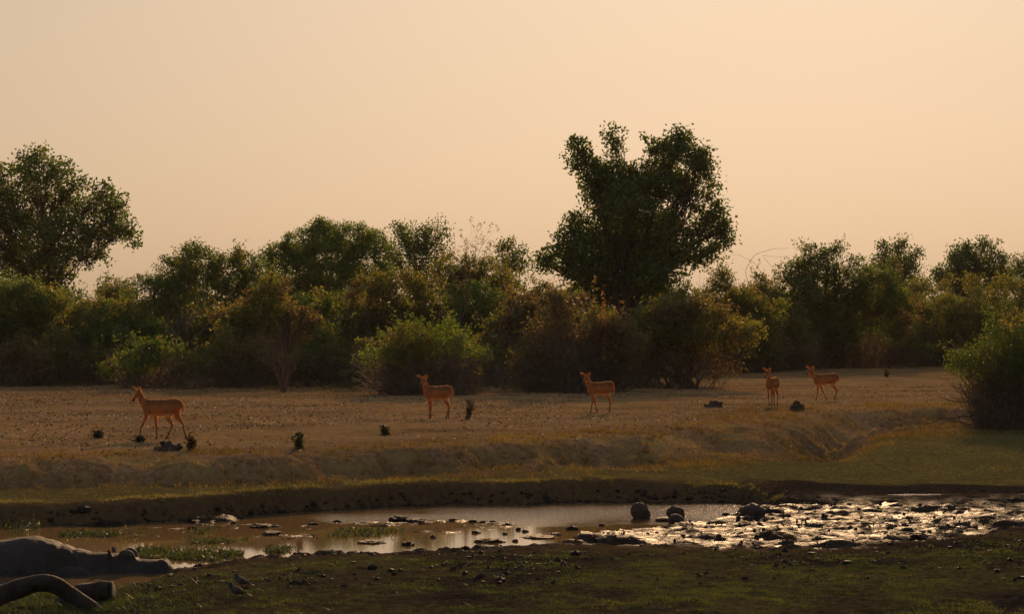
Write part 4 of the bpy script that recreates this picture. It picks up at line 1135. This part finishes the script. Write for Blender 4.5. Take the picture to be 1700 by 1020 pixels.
# ------------------------------------------------------------------ grass, litter, water weeds (nobody could count them)
def blades(name, label, cat, x, y, h, w, mat, lean=.5, z=None, seed=0):
    rg = rng_of(800 + seed); n = len(x)
    z0 = terrain(x, y) if z is None else np.full(n, z)
    a = rg.uniform(0, 6.28, n); hh_ = h * rg.uniform(.5, 1.4, n); ww = w * rg.uniform(.7, 1.3, n)
    dx, dy = np.cos(a) * ww * .5, np.sin(a) * ww * .5
    tip = np.stack([x + rg.normal(0, lean, n) * hh_, y + rg.normal(0, lean, n) * hh_, z0 + hh_], -1)
    v = np.stack([np.stack([x - dx, y - dy, z0 - .004], -1), np.stack([x + dx, y + dy, z0 - .004], -1), tip], 1).reshape(-1, 3)
    t = np.clip(.5 + .35 * fbm(x * .8, y * .8, oct=3) + rg.normal(0, .2, n), 0, 1)
    return tag(link(name, mesh_np(name, v, np.arange(3 * n).reshape(n, 3), False, face_attr=t), M[mat]), label, cat, kind='stuff')
M['grass'] = leaf_mat('short_green_grass', [(0, (.026, .044, .009)), (.5, (.055, .082, .016)), (.9, (.10, .115, .028)), (1, (.16, .12, .05))], .4, .02)
M['marsh'] = leaf_mat('marsh_plants', [(0, (.018, .030, .006)), (.6, (.040, .058, .010)), (1, (.10, .10, .025))], .4, .04)
M['turf'] = leaf_mat('yellow_sunlit_turf', [(0, (.06, .07, .018)), (.5, (.125, .125, .034)), (.9, (.20, .175, .05)), (1, (.26, .2, .08))], .4, .02)  # dryish turf made lighter than the near grass, sunlight included in its colour
M['tussock'] = leaf_mat('brown_tussock', [(0, (.05, .038, .017)), (.5, (.11, .080, .032)), (.85, (.18, .135, .052)), (1, (.28, .21, .09))], .4, .0)
M['straw'] = leaf_mat('dry_grass', [(0, (.035, .025, .013)), (.45, (.09, .062, .028)), (.6, (.2, .14, .055)), (1, (.34, .25, .11))], .4, .02)
M['litter'] = leaf_mat('leaf_litter', [(0, (.03, .022, .015)), (.5, (.07, .05, .03)), (.55, (.28, .22, .16)), (1, (.55, .48, .40))], .1, .02)

def scatter(n, y0, y1, seed, chan, power=1.0, margin=1.0, extra=None):
    rg = rng_of(seed)
    y = y0 + (y1 - y0) * rg.random(n); x = rg.uniform(-1, 1, n) * (y * .206 + margin)
    z, mk = terrain(x, y, True)
    pr = mk[:, chan] ** power
    if extra is not None: pr = pr * extra(x, y, mk)
    k = rg.random(n) < pr
    return x[k], y[k]
tuft = lambda x, y, mk: ss((fbm(x * 1.7, y * 1.3, oct=3) + .25) / .4)
x, y = scatter(300000, 24.5, 36, 1, 0, 1, extra=lambda x, y, mk: tuft(x, y, mk) * ss((fbm(x * 4 + 1, y * 4, oct=3) + .3) / .5))
blades('short_grass', 'short green grass on the near bank', 'grass', x, y, .026, .007, 'grass', .9, seed=1)
x, y = scatter(120000, 40, 64, 2, 0, 1, extra=tuft)
blades('terrace_grass', 'short green turf on the shelf above the far bank', 'grass', x, y, .026, .009, 'turf', .9, seed=2)
def tufts(n, per, y0, y1, seed, prob, spread):
    rg = rng_of(seed)
    y = y0 + (y1 - y0) * rg.random(n) ** .75; x = rg.uniform(-1, 1, n) * (y * .206 + 1)
    k = rg.random(n) < prob(x, y); x, y = x[k], y[k]
    m_ = rg.poisson(per, len(x)) + 2; j = np.repeat(np.arange(len(x)), m_)
    sp = spread * rg.uniform(.4, 1.6, len(x))[j]
    return x[j] + rg.normal(0, 1, len(j)) * sp, y[j] + rg.normal(0, 1, len(j)) * sp
def on_plain(x, y):
    z, mk = terrain(x, y, True); return mk[:, 3] * (.25 + .75 * ss((fbm(x * .5 + 3, y * .3, oct=4) + .1) / .4))
def on_slope(x, y):
    u = 850 + F * x / y; t = (y - pl(u, FOOT)) / (pl(u, EDGE) - pl(u, FOOT))
    return ss((t + .25) / .25) * ss((1.6 - t) / .4) * (.2 + .8 * ss((fbm(x * 1.1 + 9, y * .8, oct=3) + .05) / .3))
x, y = tufts(15000, 5, 42, 98, 3, on_plain, .035)
blades('dry_grass', 'sparse dry grass on the plain', 'grass', x, y, .038, .012, 'straw', .7, seed=3)
def on_lip(x, y):
    u = 850 + F * x / y; e_ = y - 13440 / (pl(u, FAR) - HZ) - .55
    return np.exp(-(e_ / .22) ** 2) * (u < 1300) * ss((fbm(x * 1.3, y, oct=3) + .25) / .3)
xf, yf = tufts(26000, 7, 39, 48, 8, on_lip, .04)
blades('bank_grass', 'grass fringing the lip of the far bank', 'grass', xf, yf, .05, .010, 'turf', .9, seed=8)
x, y = tufts(26000, 9, 42, 76, 4, on_slope, .05)
blades('tussock_grass', 'brown tussock grass on the eroded slopes', 'grass', x, y, .085, .011, 'tussock', .7, seed=4)
LINE = [(-200, 97), (300, 96), (470, 91), (600, 92), (700, 85.5), (830, 92), (960, 88), (1060, 94), (1135, 93), (1225, 121), (1330, 131), (1550, 139), (1720, 140)]
def by_thicket(x, y):
    u = 850 + F * x / y; e_ = y - pl(u, LINE); return np.exp(-np.maximum(-e_, 0) / 1.6) * (e_ < 3) * ss((fbm(x * .8, y * .8, oct=3) + .3) / .4)
x, y = tufts(26000, 8, 80, 142, 9, by_thicket, .07)
blades('thicket_grass', 'dry grass and dead stalks along the foot of the thicket', 'grass', x, y, .20, .016, 'tussock', .5, seed=9)
rg = rng_of(55)
n = 26000; y = rg.uniform(25.0, 30.4, n); x = -y * (.236 - np.abs(rg.normal(0, .042, n)))
k = (terrain(x, y) > .01) & (fbm(x * 1.6, y * 1.6, oct=3) + rg.normal(0, .12, n) > -.1); x, y = x[k], y[k]
blades('marsh_grass', 'wet green marsh plants round the logs at lower left', 'grass', x, y, .06, .012, 'marsh', .7, seed=5)
# weeds floating in the pool
parts, tt = [], []
for (u0, p0, u1, p1, n, hh_) in ((225, 913, 405, 934, 3600, .025), (430, 908, 500, 926, 1200, .025), (100, 884, 245, 897, 2000, .03), (0, 874, 70, 890, 500, .06), (280, 880, 400, 892, 1100, .03), (520, 880, 680, 898, 1300, .02), (300, 895, 420, 905, 800, .03)):
    uu = rg.uniform(u0, u1, n); pp = rg.uniform(p0, p1, n)
    d = 13440 / (pp - HZ); x = (uu - 850) * d / F
    ex = np.hypot((uu - (u0 + u1) / 2) / (u1 - u0) * 2, (pp - (p0 + p1) / 2) / (p1 - p0) * 2)
    k = fbm(x * 1.8, d * 1.6, oct=3) * 1.3 + rg.normal(0, .15, n) > ex - .75; x, d = x[k], d[k]
    c = np.stack([x, d, np.abs(rg.normal(0, hh_, len(x)))], -1)
    v, f = leaf_faces(c, .055, .03, rg, False, .6); parts.append((v, f))
v, f = join(parts)
tag(link('water_weeds', mesh_np('water_weeds', v, f, False, face_attr=rg.uniform(0, 1, len(f))), M['marsh']), 'green weeds floating in the pool', 'water weeds', kind='stuff')
# litter on the plain: pale leaf scraps and dark droppings
n = 22000
y = 44 + 54 * rg.random(n) ** .8; x = rg.uniform(-1, 1, n) * (y * .206 + 1)
z, mk = terrain(x, y, True); uu = 850 + F * x / y
pr = mk[:, 3] * np.interp(uu, [0, 500, 900, 1100], [.8, .7, .6, .35]) * ss((fbm(x * .35, y * .25, oct=3) + .35) / .5)
k = rg.random(n) < pr; x, y, z = x[k], y[k], z[k]
v, f = leaf_faces(np.stack([x, y, z + .012], -1), .065, .045, rg, True)
v = v.reshape(-1, 4, 3); v[:, :, 2] = v[:, :1, 2] * 0 + (z + .012)[:, None] + (v[:, :, 2] - v[:, :, 2].mean(1, keepdims=True)) * .8 + .008; v = v.reshape(-1, 3)
tag(link('leaf_litter', mesh_np('leaf_litter', v, f, False, face_attr=np.where(rg.random(len(f)) < .66, rg.uniform(0, .5, len(f)), rg.uniform(.56, 1, len(f)))), M['litter']), 'scraps of dry leaves scattered over the plain', 'litter', kind='stuff')
# mud crumbs on the wet flat and near shore
n = 3400
uu = rg.uniform(180, 1720, n); pp = np.where(uu > 950, rg.uniform(850, 1015, n), rg.uniform(905, 1015, n)); d = 13440 / (pp - HZ); x = (uu - 850) * d / F
z, mk = terrain(x, d, True); k = (mk[:, 1] ** 2.5 > rg.random(n) * 1.05) & (z > -.02); x, d, z = x[k], d[k], z[k]
xb = rg.uniform(-11, 4.2, 1500); yb = 13440 / (pl(850 + F * xb / 43, FAR) - HZ) + rg.normal(.1, .25, 1500)
zb = terrain(xb, yb); kb = (zb > -.03) & (zb < .2)
x = np.concatenate([x, xb[kb]]); d = np.concatenate([d, yb[kb]]); z = np.concatenate([z, zb[kb]])
_b = bmesh.new(); bmesh.ops.create_icosphere(_b, subdivisions=1, radius=1); iv = np.array([q.co[:] for q in _b.verts]); ifc = np.array([[q.index for q in f_.verts] for f_ in _b.faces]); _b.free()
s = np.where(np.arange(len(x)) < len(x) - kb.sum(), rg.gamma(2.0, .006, len(x)) + .005, rg.gamma(2.0, .009, len(x)) + .006)
v = iv[None] * (1 + rg.normal(0, .22, (len(x), len(iv), 1))) * s[:, None, None] * np.array([1.2, 1.2, .8]) + np.stack([x, d, z + s * .3], -1)[:, None]
f = (ifc[None] + (np.arange(len(x)) * len(iv))[:, None, None]).reshape(-1, 3)
tag(link('mud_crumbs', mesh_np('mud_crumbs', v.reshape(-1, 3), f, False), M['mud']), 'crumbs of dark mud trodden up round the pool', 'mud', kind='stuff')

# ------------------------------------------------------------------ dusty air
bmx = bmesh.new(); bmesh.ops.create_cube(bmx, size=1)
hm = bpy.data.meshes.new('haze'); bmx.to_mesh(hm); bmx.free()
m, nt, out = mat_new('dusty_air')
pv = N(nt, 'VolumePrincipled'); pv.inputs['Density'].default_value = 0.00007
pv.inputs['Color'].default_value = (.95, .86, .76, 1); pv.inputs['Anisotropy'].default_value = 0.1
nt.links.new(pv.outputs[0], out.inputs['Volume'])
hz = link('haze', hm, m); tag(hz, 'thin warm dust haze over the plain', 'haze', kind='stuff')
hz.scale = (3200, 4000, 18); hz.location = (0, 1650, 7.5)
